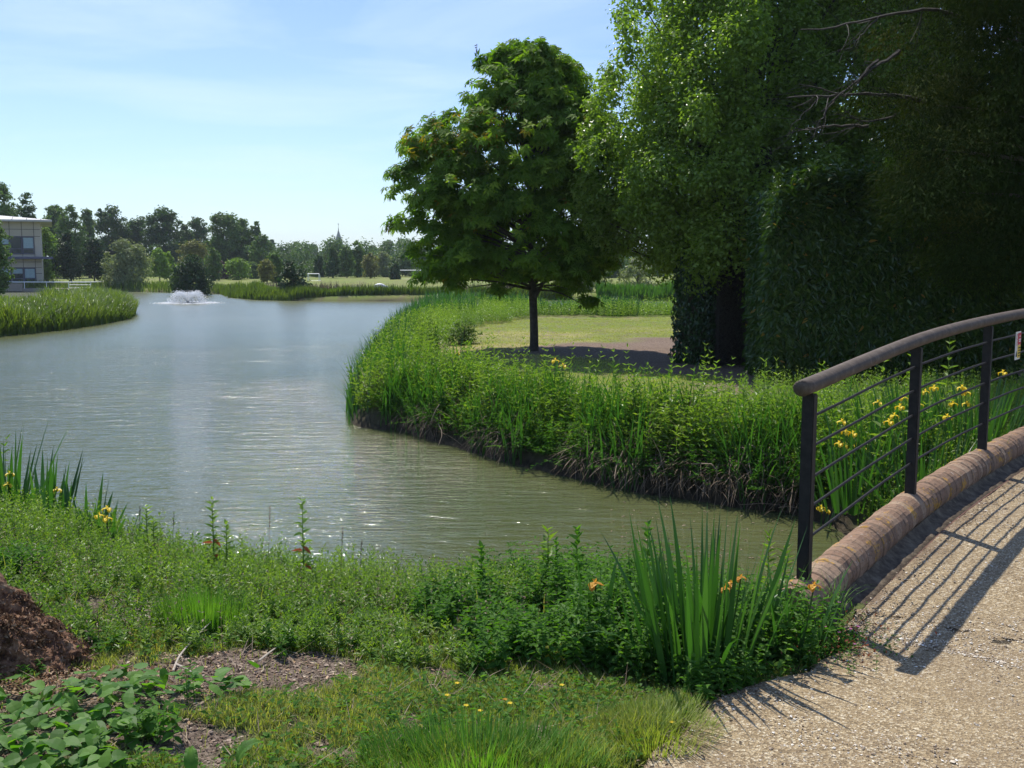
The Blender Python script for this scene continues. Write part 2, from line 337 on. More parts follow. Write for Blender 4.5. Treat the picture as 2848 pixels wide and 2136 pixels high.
def soft(px, ctrs):           # soft elliptical patches
    x, y = px; m = np.zeros(x.shape)
    for cx, cy, rx, ry, a in ctrs:
        u = (x-cx)*math.cos(a) + (y-cy)*math.sin(a); v = -(x-cx)*math.sin(a) + (y-cy)*math.cos(a)
        m = np.maximum(m, 1-np.sqrt((u/rx)**2+(v/ry)**2))
    return m
SOILC = [(*G(225, 668, -.33)[:2], .85, .36, -.05), (*G(120, 690, -.33)[:2], .8, .45, 0), (*G(60, 730, -.33)[:2], .55, .45, 0), (*G(280, 652, -.33)[:2], .5, .2, 0), (*G(175, 745, -.33)[:2], .4, .2, 0)]
MULCH = [(*G(640, 350, -.4)[:2], 3.4, 2.6, .2), (*G(720, 362, -.4)[:2], 2.6, 3.2, 0), (5.8, 25.5, 3.5, 4.5, .4), (8, 17, 5, 4, 0)]
def soilm(x, y): return np.clip(soft((x, y), SOILC)*3 + (vn(x, y, 5, 4)-.5)*1.2 + (vn(x, y, 14, 5)-.5)*.8, 0, 1)
def mulchm(x, y): return np.clip(soft((x, y), MULCH)*5 + (vn(x, y, 2, 6)-.5)*1.0, 0, 1)
go = None
def ground_mat():
    m, nt = newmat('ground')
    tc = nt.nodes.new('ShaderNodeTexCoord').outputs['Object']
    gr = ramp(nt, noise(nt, 18, 5, .7), [(.25, (.04, .06, .018)), (.5, (.09, .115, .03)), (.75, (.17, .16, .06))])
    gr2 = ramp(nt, noise(nt, .09, 6, .65), [(.3, (.115, .175, .025)), (.5, (.17, .215, .035)), (.72, (.27, .25, .07))])
    mp = N(nt, 'ShaderNodeMapping'); mp.inputs['Scale'].default_value = (.35, 2.0, 1); nt.links.new(tc, mp.inputs[0])
    gr2 = mixc(nt, mth(nt, 'MULTIPLY', noise(nt, .25, 5, .7, mp.outputs[0]), .7), gr2, (.18, .22, .045))
    gr2 = mixc(nt, mth(nt, 'MULTIPLY', noise(nt, 9, 4, .7), .45), gr2, (.10, .14, .03))
    gr2 = mixc(nt, mth(nt, 'MULTIPLY', attr(nt, 'dry'), .8), gr2, (.34, .29, .13))
    c = mixc(nt, attr(nt, 'lawn'), gr, gr2)
    vo = N(nt, 'ShaderNodeTexVoronoi', Scale=55.0); nt.links.new(tc, vo.inputs['Vector'])
    soil = ramp(nt, mth(nt, 'ADD', mth(nt, 'MULTIPLY', vo.outputs['Color'], .6), mth(nt, 'MULTIPLY', noise(nt, 9, 5, .7), .4)), [(.2, (.05, .035, .025)), (.5, (.14, .105, .08)), (.8, (.27, .21, .16)), (.9, (.5, .44, .38))])
    c = mixc(nt, attr(nt, 'soil'), c, soil)
    mu = ramp(nt, noise(nt, 22, 5, .75), [(.3, (.07, .045, .03)), (.5, (.17, .12, .09)), (.72, (.32, .25, .19))])
    c = mixc(nt, attr(nt, 'mulch'), c, mu)
    c = mixc(nt, attr(nt, 'mud'), c, ramp(nt, noise(nt, 12, 4), [(.3, (.02, .016, .010)), (.7, (.07, .055, .035))]))
    p = N(nt, 'ShaderNodeBsdfPrincipled', Roughness=.95); p.inputs['Specular IOR Level'].default_value = .15; nt.links.new(c, p.inputs['Base Color'])
    b = N(nt, 'ShaderNodeBump', Strength=.9, Distance=.02); nt.links.new(noise(nt, 40, 5, .7), b.inputs['Height']); nt.links.new(b.outputs[0], p.inputs['Normal'])
    o = nt.nodes.new('ShaderNodeOutputMaterial'); nt.links.new(p.outputs[0], o.inputs['Surface']); return m
go = g.build('ground', ground_mat(), smooth=True); tag(go, kind='structure')
def setattrf(o, name, v):
    a = o.data.attributes.new(name, 'FLOAT', 'POINT'); a.data.foreach_set('value', v.astype(np.float32).ravel())
LAWNP = lambda x, y: (y > 12.5) | (x < -6)
setattrf(go, 'lawn', np.where(LAWNP(GX, GY), 1., 0.)); setattrf(go, 'soil', soilm(GX, GY)); setattrf(go, 'mulch', mulchm(GX, GY)*(GY > 12))
setattrf(go, 'mud', np.clip(1.2-SD/.35, 0, 1)*(SD < .6))
setattrf(go, 'dry', np.clip(soft((GX, GY), [(-.2, 25.5, 3.6, 4, 0), (0, 31, 2.5, 3, 0)])*1.6 + (vn(GX, GY, .8, 8)-.5)*1.2*(GY > 20)*(GY < 45), 0, 1))

# water
m, nt = newmat('pond_water')
tcw = nt.nodes.new('ShaderNodeTexCoord').outputs['Object']
mp = N(nt, 'ShaderNodeMapping'); mp.inputs['Scale'].default_value = (.55, 1.9, 1); mp.inputs['Rotation'].default_value = (0, 0, R(-14)); nt.links.new(tcw, mp.inputs[0])
mp2 = N(nt, 'ShaderNodeMapping'); mp2.inputs['Scale'].default_value = (1.0, 2.6, 1); mp2.inputs['Rotation'].default_value = (0, 0, R(18)); nt.links.new(tcw, mp2.inputs[0])
h1 = noise(nt, 2.6, 3, .55, mp.outputs[0], .6); h2 = noise(nt, 6.5, 3, .6, mp2.outputs[0], .4); h3 = noise(nt, 24, 2, .5, mp.outputs[0]); calm = noise(nt, .12, 2, .5)
hh = mth(nt, 'ADD', mth(nt, 'ADD', mth(nt, 'MULTIPLY', h1, 1.0), mth(nt, 'MULTIPLY', h2, .40)), mth(nt, 'MULTIPLY', h3, .06))
sy = nt.nodes.new('ShaderNodeSeparateXYZ'); nt.links.new(tcw, sy.inputs[0]); fy_ = N(nt, 'ShaderNodeMapRange'); nt.links.new(sy.outputs['Y'], fy_.inputs['Value'])
fy_.inputs['From Min'].default_value = 14; fy_.inputs['From Max'].default_value = 50; fy_.inputs['To Min'].default_value = 1; fy_.inputs['To Max'].default_value = .45
hh = mth(nt, 'MULTIPLY', hh, mth(nt, 'MULTIPLY', fy_.outputs[0], mth(nt, 'ADD', mth(nt, 'MULTIPLY', calm, 1.2), .35)))
bmp = N(nt, 'ShaderNodeBump', Strength=1.0, Distance=.055); nt.links.new(hh, bmp.inputs['Height'])
cw = ramp(nt, noise(nt, .5, 4, .6), [(.3, (.076, .088, .032)), (.7, (.100, .108, .042))])
p = N(nt, 'ShaderNodeBsdfPrincipled', Roughness=.05, IOR=1.45); nt.links.new(cw, p.inputs['Base Color']); ry = N(nt, 'ShaderNodeMapRange'); nt.links.new(sy.outputs['Y'], ry.inputs['Value']); ry.inputs['From Min'].default_value = 12; ry.inputs['From Max'].default_value = 50; ry.inputs['To Min'].default_value = .04; ry.inputs['To Max'].default_value = .24; nt.links.new(ry.outputs[0], p.inputs['Roughness']); nt.links.new(bmp.outputs[0], p.inputs['Normal'])
o_ = nt.nodes.new('ShaderNodeOutputMaterial'); nt.links.new(p.outputs[0], o_.inputs['Surface'])
M['water'] = m
g = Geo(); lo = LAKE.min(0)-2; hi = LAKE.max(0)+2
xs = np.linspace(lo[0], hi[0], 60); ys = np.linspace(lo[1], hi[1], 60)
X, Y = np.meshgrid(xs, ys); i = (np.arange(59)[:, None]*60 + np.arange(59)).ravel()
g.add(np.stack([X, Y, X*0-1.0], -1).reshape(-1, 3), np.stack([i, i+1, i+61, i+60], 1))
wat = tag(g.build('water', M['water']), kind='structure')

# gravel path and bridge deck: one sheet 3 cm above the ground
m, nt = newmat('gravel')
tc = nt.nodes.new('ShaderNodeTexCoord').outputs['Object']
vo = N(nt, 'ShaderNodeTexVoronoi', Scale=95.0); nt.links.new(tc, vo.inputs['Vector'])
vo2 = N(nt, 'ShaderNodeTexVoronoi', Scale=210.0); nt.links.new(tc, vo2.inputs['Vector'])
sp = nt.nodes.new('ShaderNodeSeparateColor'); nt.links.new(vo.outputs['Color'], sp.inputs[0])
c = ramp(nt, sp.outputs[0], [(.0, (.08, .052, .026)), (.3, (.24, .17, .09)), (.62, (.37, .275, .15)), (.85, (.58, .475, .30)), (1., (.80, .72, .54))])
c = mixc(nt, mth(nt, 'MULTIPLY', noise(nt, .9, 5, .65), .9), c, (.29, .215, .115))
sp2 = nt.nodes.new('ShaderNodeSeparateColor'); nt.links.new(vo2.outputs['Color'], sp2.inputs[0])
c = mixc(nt, mth(nt, 'MULTIPLY', mth(nt, 'GREATER_THAN', sp2.outputs[0], .8), .55), c, (.10, .07, .045))
c = mixc(nt, mth(nt, 'MULTIPLY', attr(nt), .8), c, (.13, .085, .055))
c = mixc(nt, mth(nt, 'MULTIPLY', mth(nt, 'GREATER_THAN', noise(nt, .8, 7, .75), .53), .22), c, (.17, .12, .07))
p = N(nt, 'ShaderNodeBsdfPrincipled', Roughness=.85); p.inputs['Specular IOR Level'].default_value = .3; nt.links.new(c, p.inputs['Base Color'])
b = N(nt, 'ShaderNodeBump', Strength=1.0, Distance=.006); nt.links.new(mth(nt, 'ADD', vo.outputs['Distance'], noise(nt, 60, 4, .7)), b.inputs['Height']); nt.links.new(b.outputs[0], p.inputs['Normal'])
o_ = nt.nodes.new('ShaderNodeOutputMaterial'); nt.links.new(p.outputs[0], o_.inputs['Surface']); M['gravel'] = m
# rows along the coping for s>0, then along the lawn edge
KERB = BL[:, :2] + BN*.285
edge = np.concatenate([spl(PATHEDGE, 120)[:-1], KERB[BS > -.15]])
n = n_edge = len(edge); es = np.concatenate([[0], np.cumsum(np.linalg.norm(np.diff(edge, axis=0), axis=1))])
w_ = np.concatenate([[0], np.geomspace(.03, 9, 60)])
right = np.array([1.0, -.75]); right /= np.linalg.norm(right)
X = edge[:, 0][:, None] + right[0]*w_[None]; Y = edge[:, 1][:, None] + right[1]*w_[None]
wob = np.where(np.arange(n) < 120, 1., 0.)[:, None]*(vn(X, Y, 6, 3)-.5)*.10*np.exp(-w_[None]*3)
X = X + wob*right[0]; Y = Y + wob*right[1]
Z = zpath(X, Y) + (vn(X, Y, 4, 7)-.5)*.012 + (vn(X, Y, 30, 8)-.5)*.006
Z[:120, 0] -= .05; k = w_.size
i = (np.arange(n-1)[:, None]*k + np.arange(k-1)).ravel()
g = Geo(); edg = np.exp(-w_[None]*7)*(vn(X, Y, 7, 12)*1.1); edg = np.clip(edg, 0, 1)
g.add(np.stack([X, Y, Z], -1).reshape(-1, 3), np.stack([i, i+k, i+k+1, i+1], 1), edg.ravel())
po = tag(g.build('gravel_path', M['gravel'], smooth=True), kind='structure')
# loose stones on the path
def stones(n, name, matn, xy, size, kw=None):
    g = Geo(); ico = nrm(np.array([[0, 0, 1], [.9, 0, .3], [.1, .9, .2], [-.8, .1, .3], [0, -.9, .25], [0, 0, -.8]], float))
    F = np.array([[0, 1, 2], [0, 2, 3], [0, 3, 4], [0, 4, 1], [5, 2, 1], [5, 3, 2], [5, 4, 3], [5, 1, 4]])
    x, y, z = xy; n = len(x); s = size(n)[:, None, None]*rng.uniform(.5, 1.2, (n, 1, 3))*np.array([1, 1, .6])
    a = rng.uniform(0, 6.28, n); V = ico[None]*s*(1+rng.normal(0, .15, (n, 6, 1)))
    V = np.stack([V[..., 0]*np.cos(a)[:, None]-V[..., 1]*np.sin(a)[:, None], V[..., 0]*np.sin(a)[:, None]+V[..., 1]*np.cos(a)[:, None], V[..., 2]], -1)
    V += np.stack([x, y, z], 1)[:, None]
    g.add(V, (np.arange(n)[:, None, None]*6 + F[None]).reshape(-1, 3), np.repeat(rng.uniform(0, 1, n), 6)); return g.build(name, matn)
mst, nt = newmat('pebble'); c = ramp(nt, attr(nt), [(0, (.14, .09, .055)), (.4, (.36, .27, .17)), (.8, (.60, .52, .40)), (1, (.82, .77, .68))])
p = N(nt, 'ShaderNodeBsdfPrincipled', Roughness=.6); nt.links.new(c, p.inputs['Base Color']); o_ = nt.nodes.new('ShaderNodeOutputMaterial'); nt.links.new(p.outputs[0], o_.inputs['Surface']); M['pebble'] = mst
ii = rng.integers(0, n-1, 60000); ww = rng.uniform(0.02, 3.5, 60000)**1.0
ex = edge[ii, 0]+right[0]*ww + rng.normal(0, .02, 60000); ey = edge[ii, 1]+right[1]*ww + rng.normal(0, .02, 60000)
ok = (ey < 10) & (ey > 2.6)
ex, ey = ex[ok], ey[ok]
pb = stones(0, 'loose_gravel', M['pebble'], (ex, ey, zpath(ex, ey)+.001), lambda n: rng.gamma(3, .0012, n)+.0015)
tag(pb, 'loose pale stones lying over the gravel path', 'gravel', kind='stuff')
# crumbs on the bare soil
cx = rng.uniform(-3.4, .6, 60000); cy = rng.uniform(3.6, 6.0, 60000); q = soilm(cx, cy) > .45; cx, cy = cx[q][:9000], cy[q][:9000]
tag(stones(0, 'soil_crumbs', basic('soil_crumb', [(.2, (.07, .045, .03)), (.5, (.20, .13, .09)), (.8, (.42, .33, .25))], 3, .9, 0, useattr=True), (cx, cy, height(cx, cy)+.004), lambda n: rng.gamma(2, .0022, n)+.002), 'brown soil crumbs and chips on the bare patch', 'soil', kind='stuff')
dx = rng.uniform(-2.8, .0, 1500); dy = rng.uniform(4.2, 5.6, 1500); q = soilm(dx, dy) > .4; dx, dy = dx[q][:420], dy[q][:420]; n_ = len(dx)
gw = Geo(); a = rng.uniform(0, 6.28, n_); leaves(gw, np.stack([dx, dy, height(dx, dy)+.012], 1), np.stack([np.cos(a), np.sin(a), rng.normal(0, .12, n_)], 1), np.array([0, 0, 1.])+rng.normal(0, .3, (n_, 3)), rng.uniform(.015, .055, n_), rng.uniform(.006, .018, n_), rng.uniform(0, 1, n_))
tag(gw.build('wood_chips', leafmat('wood_chip', g3((.22, .12, .07), (.40, .27, .17), (.6, .5, .38)), .05, .8, .2, (1, 1, 1), .1)), 'pale wood chips scattered on the bare soil', 'wood chips', kind='stuff')

# hill on the skyline
g = Geo(); a = np.linspace(R(-50), R(60), 120); rr = np.array([2000, 2400, 2700, 3000]); 
hh_ = np.maximum(0, 30 + 14*np.exp(-((a-R(-5))/R(7))**2) + 10*np.sin(a*5+1) - 22*np.exp(-((a+R(14))/R(6))**2)) 
Vh = np.stack([np.stack([np.sin(a)*r, np.cos(a)*r, hh_*f - 1], 1) for r, f in zip(rr, (0, .75, 1.05, 0))], 0)
i = (np.arange(3)[:, None]*120 + np.arange(119)).ravel(); g.add(Vh.reshape(-1, 3), np.stack([i, i+1, i+121, i+120], 1))
tag(g.build('hill', basic('wooded_hill', [(.35, (.03, .055, .03)), (.65, (.07, .10, .05))], .02, .95, 0), smooth=True), kind='structure')
# ------------------------------------------------------------ far trees
def crown_leaves(g, C, rad, n, size, elong=1.6, droop=.2, flatz=.8, kind='tri', up=.6, mat=0, rn=(.5, .22)):
    """C (m,3) clump centres, rad (m,) radii, n leaves per clump"""
    m = len(C); k = np.repeat(np.arange(m), n); tot = len(k)
    d = rdir(tot); r = rad[k]*rng.uniform(.1, 1, tot)**.45*(1+.18*rng.normal(size=tot)); P = C[k] + d*np.array([1, 1, flatz])*r[:, None]
    nn = nrm(d*.7 + rng.normal(0, .45, (tot, 3)) + np.array([0, 0, up]))
    ax = nrm(np.cross(nn, rdir(tot)) + np.array([0, 0, -droop]))
    L = size*rng.uniform(.6, 1.3, tot)
    rv = np.clip(np.repeat(rng.normal(0, .14, m), n) + rng.normal(rn[0], rn[1], tot), 0, 1)
    leaves(g, P, ax, nn, L*elong, L, rv, mat, kind)
def env_clumps(H, prof, n, cr, squash=1.0, seed=0, inner=.3):
    """clump centres inside a profile [(height fraction, radius m)]"""
    C = []; R_ = []; hs = [p[0] for p in prof]; rs = [p[1] for p in prof]; mxr = max(rs)
    tries = 0
    while len(C) < n and tries < n*40:
        tries += 1
        f = rng.uniform(hs[0], hs[-1]); r = np.interp(f, hs, rs)
        if rng.uniform() > (r/mxr)**1.2 + .08: continue
        c = cr*rng.uniform(.6, 1.25)*min(1, .45+r/mxr*.6); q = max(0, r - c*.75)*(rng.uniform(inner, 1)**.5); a = rng.uniform(0, 6.283)
        C.append([math.cos(a)*q, math.sin(a)*q*squash, f*H]); R_.append(c)
    return np.array(C), np.array(R_)
def far_tree(px, ybase, ytop, hw, Y, kind, mat, name, label, cat='tree', group=None, trunk=True, leaf=None, dens=1.0, prof=None, zb=None):
    b = A(px, ybase, Y); zb = float(hz(b[0], b[1])[0]) if zb is None else zb; b[2] = max(zb, -.98)
    top = A(px, ytop, Y)[2]; H = top - b[2]; Rm = hw/FOC*Y
    root = empty(name, tuple(b), label, cat, group)
    profs = {'round': [(.08, .6), (.25, .95), (.5, 1), (.72, .98), (.86, .75), (.95, .4)], 'tall': [(.07, .75), (.3, .95), (.5, 1), (.7, .85), (.86, .6), (.96, .3)],
             'bush': [(.03, .85), (.25, 1), (.55, .95), (.8, .7), (.95, .3)], 'cone': [(.14, .9), (.35, 1), (.6, .75), (.8, .45), (.97, .12)], 'slim': [(.04, .8), (.5, 1), (.8, .85), (.95, .4)]}
    pr = prof or profs[kind]; pr = [(f, r*Rm) for f, r in pr]
    px_size = Y/FOC; leaf = leaf or max(.12, px_size*1.7)
    n = int(np.clip(20*dens*(H/ max(Rm, .1))**.5, 12, 60)); C, cr = env_clumps(H, pr, n, Rm*.46)
    C += b
    per = int(np.clip(dens*20*Rm*H/ (leaf*leaf) / n, 40, 700))
    g = Geo(); crown_leaves(g, C, cr, per, leaf, 1.4)
    # loose sprays on the edge
    C2, cr2 = env_clumps(H, [(f, r*1.12) for f, r in pr], n, Rm*.16, inner=.95); crown_leaves(g, C2+b, cr2, max(6, per//8), leaf, 1.5)
    g.build('crown', M[mat], root)
    g = Geo(); lean = rng.normal(0, .03, 2)*H
    tp = b + [lean[0], lean[1], H*.75]; r0 = max(.07, H*.018)
    tube(g, [b-[0, 0, .2], b*.6+tp*.4, tp], [r0, r0*.7, r0*.2], 6, cap=False)
    for c in C[rng.permutation(len(C))[:7]]:
        s = b + (tp-b)*np.clip((c[2]-b[2])/H*.6, .15, .9); tube(g, [s, (s+c)/2 + [0, 0, -.03*H], c], [r0*.4, r0*.28, r0*.1], 4, cap=False)
    g.build('trunk', M['bark'], root)
    return root
GF = 'far trees along the treeline'
FT = [
 (2, 285, 180, 20, 125, 'round', 'f_mid', 'broadleaf_tree', 'tree rising behind the office roof at the left edge'),
 (30, 285, 186, 9, 122, 'slim', 'f_dark', 'broadleaf_tree', 'narrow dark tree crown just right of the office roof peak'),
 (-4, 300, 214, 17, 72, 'round', 'f_mid', 'broadleaf_tree', 'leafy tree at the left edge reaching in front of the office windows'),
 (47, 284, 228, 14, 118, 'tall', 'f_lime', 'broadleaf_tree', 'yellow green tree right behind the corner of the office'),
 (58, 285, 204, 18, 150, 'tall', 'f_mid', 'broadleaf_tree', 'loose pale tall tree between the office and the twin tall tree'),
 (73, 285, 205, 15, 146, 'tall', 'f_mid', 'broadleaf_tree', 'second tall tree right of the office, with a rounded top'),
 (90, 285, 206, 8, 152, 'slim', 'f_pale', 'broadleaf_tree', 'slim open tree with a feathery top left of the dark domed tree'),
 (72, 290, 231, 15, 112, 'round', 'f_black', 'broadleaf_tree', 'dark low tree beside the grey willow, nearest the office railing'),
 (95, 289, 232, 13, 114, 'round', 'f_black', 'broadleaf_tree', 'dark low tree touching the left side of the grey willow'),
 (113, 284, 202, 17, 170, 'round', 'f_dark', 'broadleaf_tree', 'dark domed tree standing highest behind the grey willow'),
 (139, 283, 213, 13, 176, 'round', 'f_dark', 'broadleaf_tree', 'dark rounded tree filling the dip between two taller domed trees'),
 (165, 283, 207, 19, 172, 'round', 'f_dark', 'broadleaf_tree', 'broad dark tree behind the lime green sapling'),
 (186, 283, 222, 9, 178, 'round', 'f_dark', 'broadleaf_tree', 'dark tree shoulder right of the broad dark tree'),
 (199, 282, 214, 11, 185, 'round', 'f_dark', 'broadleaf_tree', 'small separate dark dome between the broad tree and the tallest tree'),
 (226, 281, 205, 18, 165, 'tall', 'f_mid', 'broadleaf_tree', 'tallest tree of the far row with a knobbly pointed top'),
 (243, 281, 218, 13, 168, 'round', 'f_mid', 'broadleaf_tree', 'right flank tree leaning out from the tallest tree'),
 (257, 281, 219, 5, 168, 'round', 'f_mid', 'broadleaf_tree', 'small round tuft crown at the right end of the tall group'),
 (263, 280, 234, 11, 160, 'round', 'f_mid', 'broadleaf_tree', 'lower tree sloping down right of the tall group'),
 (128, 288, 239, 23.5, 104, 'bush', 'f_grey', 'willow_tree', 'round silvery grey willow standing near the far shore'),
 (160, 283, 245, 11, 122, 'cone', 'f_lime', 'young_tree', 'bright lime green young tree right of the grey willow'),
 (170, 284, 251, 7, 124, 'cone', 'f_lime', 'young_tree', 'smaller lime sapling tucked behind the bright young tree'),
 (196, 283, 241, 16, 130, 'round', 'f_rust', 'copper_tree', 'coppery green tree above the dark shore bush'),
 (214, 284, 247, 8, 128, 'tall', 'f_mid', 'young_tree', 'upright green tree right of the coppery tree on the field'),
 (238, 279, 257, 13, 136, 'bush', 'f_lime', 'young_tree', 'low spreading yellow green tree at the field edge'),
 (223, 280, 262, 8, 140, 'bush', 'f_copper', 'bush', 'dull brownish bush left of the low spreading tree'),
 (254, 279, 262, 9, 144, 'bush', 'f_pale', 'bush', 'pale green bush between the spreading tree and the orange sapling'),
 (267, 284, 259, 8, 112, 'round', 'f_rust', 'young_tree', 'small field tree with orange tinted leaves and bare trunk'),
 (275, 283, 249, 7, 118, 'tall', 'f_mid', 'young_tree', 'green field tree right beside the orange tinted one'),
 (268, 268, 239, 2.2, 330, 'slim', 'f_blue', 'poplar_tree', 'left one of two distant narrow poplars'),
 (272.5, 268, 238.5, 2.4, 330, 'slim', 'f_blue', 'poplar_tree', 'right one of two distant narrow poplars'),
 (281, 268, 247, 5, 300, 'round', 'f_copper', 'copper_tree', 'small distant purple crown right of the poplars'),
 (295, 268, 240, 7, 310, 'round', 'f_blue', 'broadleaf_tree', 'distant round tree standing up left of the church spire'),
 (312, 268, 243.5, 9.5, 320, 'round', 'f_blue', 'broadleaf_tree', 'distant broad low dome next left of the church spire'),
 (325, 269, 249, 4, 330, 'round', 'f_blue', 'broadleaf_tree', 'tiny distant crown close to the left foot of the spire'),
 (319, 275, 255, 5.5, 158, 'tall', 'f_dark', 'broadleaf_tree', 'narrow tree on the field edge below left of the spire'),
 (333, 276, 247, 8.5, 150, 'cone', 'f_dark', 'broadleaf_tree', 'dark conical tree directly below the church spire'),
 (347, 276, 243.5, 7.5, 152, 'tall', 'f_mid', 'broadleaf_tree', 'first of the two feathery trees right of the spire'),
 (357.5, 276, 240.5, 7.5, 156, 'tall', 'f_mid', 'broadleaf_tree', 'taller feathery tree second right of the spire'),
 (370, 276, 252.5, 7.5, 146, 'round', 'f_rust', 'copper_tree', 'orange brown small tree on the right part of the field edge'),
 (383, 275, 250, 8, 158, 'bush', 'f_grey', 'willow_tree', 'grey green willow right of the orange brown tree'),
 (395, 275.5, 263, 4.5, 138, 'bush', 'f_black', 'bush', 'very dark round bush behind the left end of the low goal'),
 (389, 268, 240, 7, 360, 'round', 'f_blue', 'broadleaf_tree', 'distant dome tree against the hill left of the chestnut'),
 (374, 268, 245, 5.5, 370, 'round', 'f_blue', 'broadleaf_tree', 'distant small crown left of the dome tree on the hill line'),
 (405, 275, 249, 8, 165, 'tall', 'f_pale', 'willow_tree', 'pale feathery tree just left of the chestnut leaves'),
 (424, 275, 247, 11, 170, 'round', 'f_mid', 'broadleaf_tree', 'green tree half hidden behind the lower left chestnut leaves'),
 (193, 291.5, 256, 19, 90, 'bush', 'f_black', 'shore_bush', 'dark green bush on the far shore left of the fountain plume'),
 (180, 291, 263, 10, 91, 'bush', 'f_mid', 'shore_bush', 'lighter low bush leaning out left of the dark shore bush'),
 (294, 298, 258, 15, 78.5, 'bush', 'f_black', 'shore_bush', 'dark leafy multi stemmed bush standing at the waterline on the reed bank'),
 (589, 297, 262, 24, 82, 'bush', 'f_grey', 'willow_bush', 'open grey willow scrub on the far bank right of the chestnut trunk'),
 (638, 297, 259, 21, 82, 'bush', 'f_grey', 'willow_bush', 'thin stemmed willow scrub left of the ivy covered trunk'),
 (612, 275, 246, 26, 150, 'round', 'f_mid', 'broadleaf_tree', 'green crown seen through the gap under the big tree'),
]
for t in FT:
    px, yb, yt, hw, Y, kind, mat, name, lab = t
    cat = {'willow_tree': 'willow', 'young_tree': 'tree', 'shore_bush': 'bush', 'willow_bush': 'bush', 'bush': 'bush', 'poplar_tree': 'poplar'}.get(name, 'tree')
    far_tree(px, yb, yt, hw, Y, kind, mat, name, lab, cat, GF if Y > 100 else None, leaf=(.16 if Y < 100 else None), dens=(.45 if name == 'willow_bush' else .8 if px == 294 else 1.0), zb=(-.95 if px == 294 else None))
# the continuous wood behind: nobody could count it
g = Geo(); n = 900; xx = rng.uniform(-135, 170, n); yy = 196 + rng.uniform(0, 22, n) + np.abs(xx)*.05
hh2 = (5.0 + 2.2*vn(xx, yy*0, .06, 3) + 1.6*vn(xx, yy*0, .25, 5))*np.where(xx > -55, 1.0, 1.25)*np.where((xx > -46) & (xx < -25), .82, 1) 
Cw = np.stack([xx, yy, rng.uniform(.0, .9, n)*hh2 - .2], 1); crown_leaves(g, Cw, rng.uniform(1.2, 2.3, n), 190, .34, 1.4)
tag(g.build('far_wood', M['f_blue']), 'continuous band of distant green woodland behind the field', 'woodland', kind='stuff')
g = Geo(); n = 500; xx = rng.uniform(-75, 110, n); yy = 160 + rng.uniform(0, 14, n)
Cw = np.stack([xx, yy, rng.uniform(.0, .9, n)*(1.6+2.6*vn(xx, yy*0, .13, 8)) - .3], 1); crown_leaves(g, Cw, rng.uniform(.7, 1.5, n), 130, .26, 1.4)
tag(g.build('field_hedge', M['f_dark']), 'rough dark undergrowth along the far edge of the field', 'undergrowth', kind='stuff')

# ------------------------------------------------------------ church
cx_, _, _ = A(339, 260, 700); top = A(339, 226.5, 700)[2]; shoulder = A(339, 242.5, 700)[2]
ch = empty('church', (cx_, 700, 0), 'distant church with a tall slender pointed grey green spire', 'church')
M['slate'] = flat('spire_shingle', (.13, .16, .145), .8); M['stone'] = flat('church_stone', (.25, .23, .19), .9)
g = Geo(); hgt = [(shoulder-3.5, 4.6), (shoulder-1.6, 3.4), (shoulder+.4, 2.5), (shoulder+3.4, 1.75), (top-3.2, .42), (top, .06)]
V = []; 
for z, r in hgt:
    for k in range(8): a = k*math.pi/4 + .39; V.append((cx_ + r*math.cos(a), 700 + r*math.sin(a), z))
F = [[a*8+k, a*8+(k+1) % 8, a*8+8+(k+1) % 8, a*8+8+k] for a in range(5) for k in range(8)]; g.add(V, np.array(F)); g.build('spire', M['slate'], ch)
g = Geo(); box(g, (cx_, 700, (shoulder-2.3)/2), (8, 8, shoulder-2.3)); g.build('tower', M['stone'], ch)
g = Geo(); tube(g, [(cx_, 700, top-.2), (cx_, 700, top+2.4)], .12, 5); box(g, (cx_, 700, top+1.6), (1.1, .15, .25)); g.build('weathervane', M['slate'], ch)
g = Geo(); box(g, (cx_+13, 700, 4.5), (17, 9, 9)); g.build('nave', M['stone'], ch)

# ------------------------------------------------------------ lakeside office building
BY = 104.0
bx1 = A(43.5, 289, BY)[0]; base = -.95
def bz(y): return A(43, y, BY)[2]
eave = bz(222.0)
M['panel'] = basic('wall_panel', [(.3, (.44, .385, .31)), (.7, (.52, .46, .38))], .5, .8, 0); M['joint'] = flat('panel_joint', (.12, .11, .10)); M['frame'] = flat('window_frame', (.10, .10, .15), .5)
M['glass'] = flat('dark_glass', (.035, .045, .05), .12); M['blind'] = flat('window_blind', (.32, .42, .44), .8); M['roofm'] = basic('roof_metal', [(.3, (.42, .40, .37)), (.7, (.55, .53, .50))], .4, .6, 0); M['deckm'] = flat('deck_concrete', (.30, .25, .20), .9)
bl = empty('office_building', (bx1, BY, base), 'two storey beige panelled office with strip windows and shallow pale roof', 'building')
g = Geo(); box(g, (bx1-14, BY+7, (eave+base)/2), (28, 14, eave-base)); wall = g.build('wall', M['panel'], bl)
g = Geo(); zf = base
colx = [bx1] + [bx1 - .62 - k*1.10 for k in range(0, 24)]
for x in colx[1:]: box(g, (x, BY-.012, (eave+base)/2), (.05, .03, eave-base))
for y in (229.5, 236.5, 259.0, 262.0, 267.5, 273.5): box(g, (bx1-14, BY-.013, bz(y)), (27.9, .03, .05))
g.build('panel_joint', M['joint'], wall)
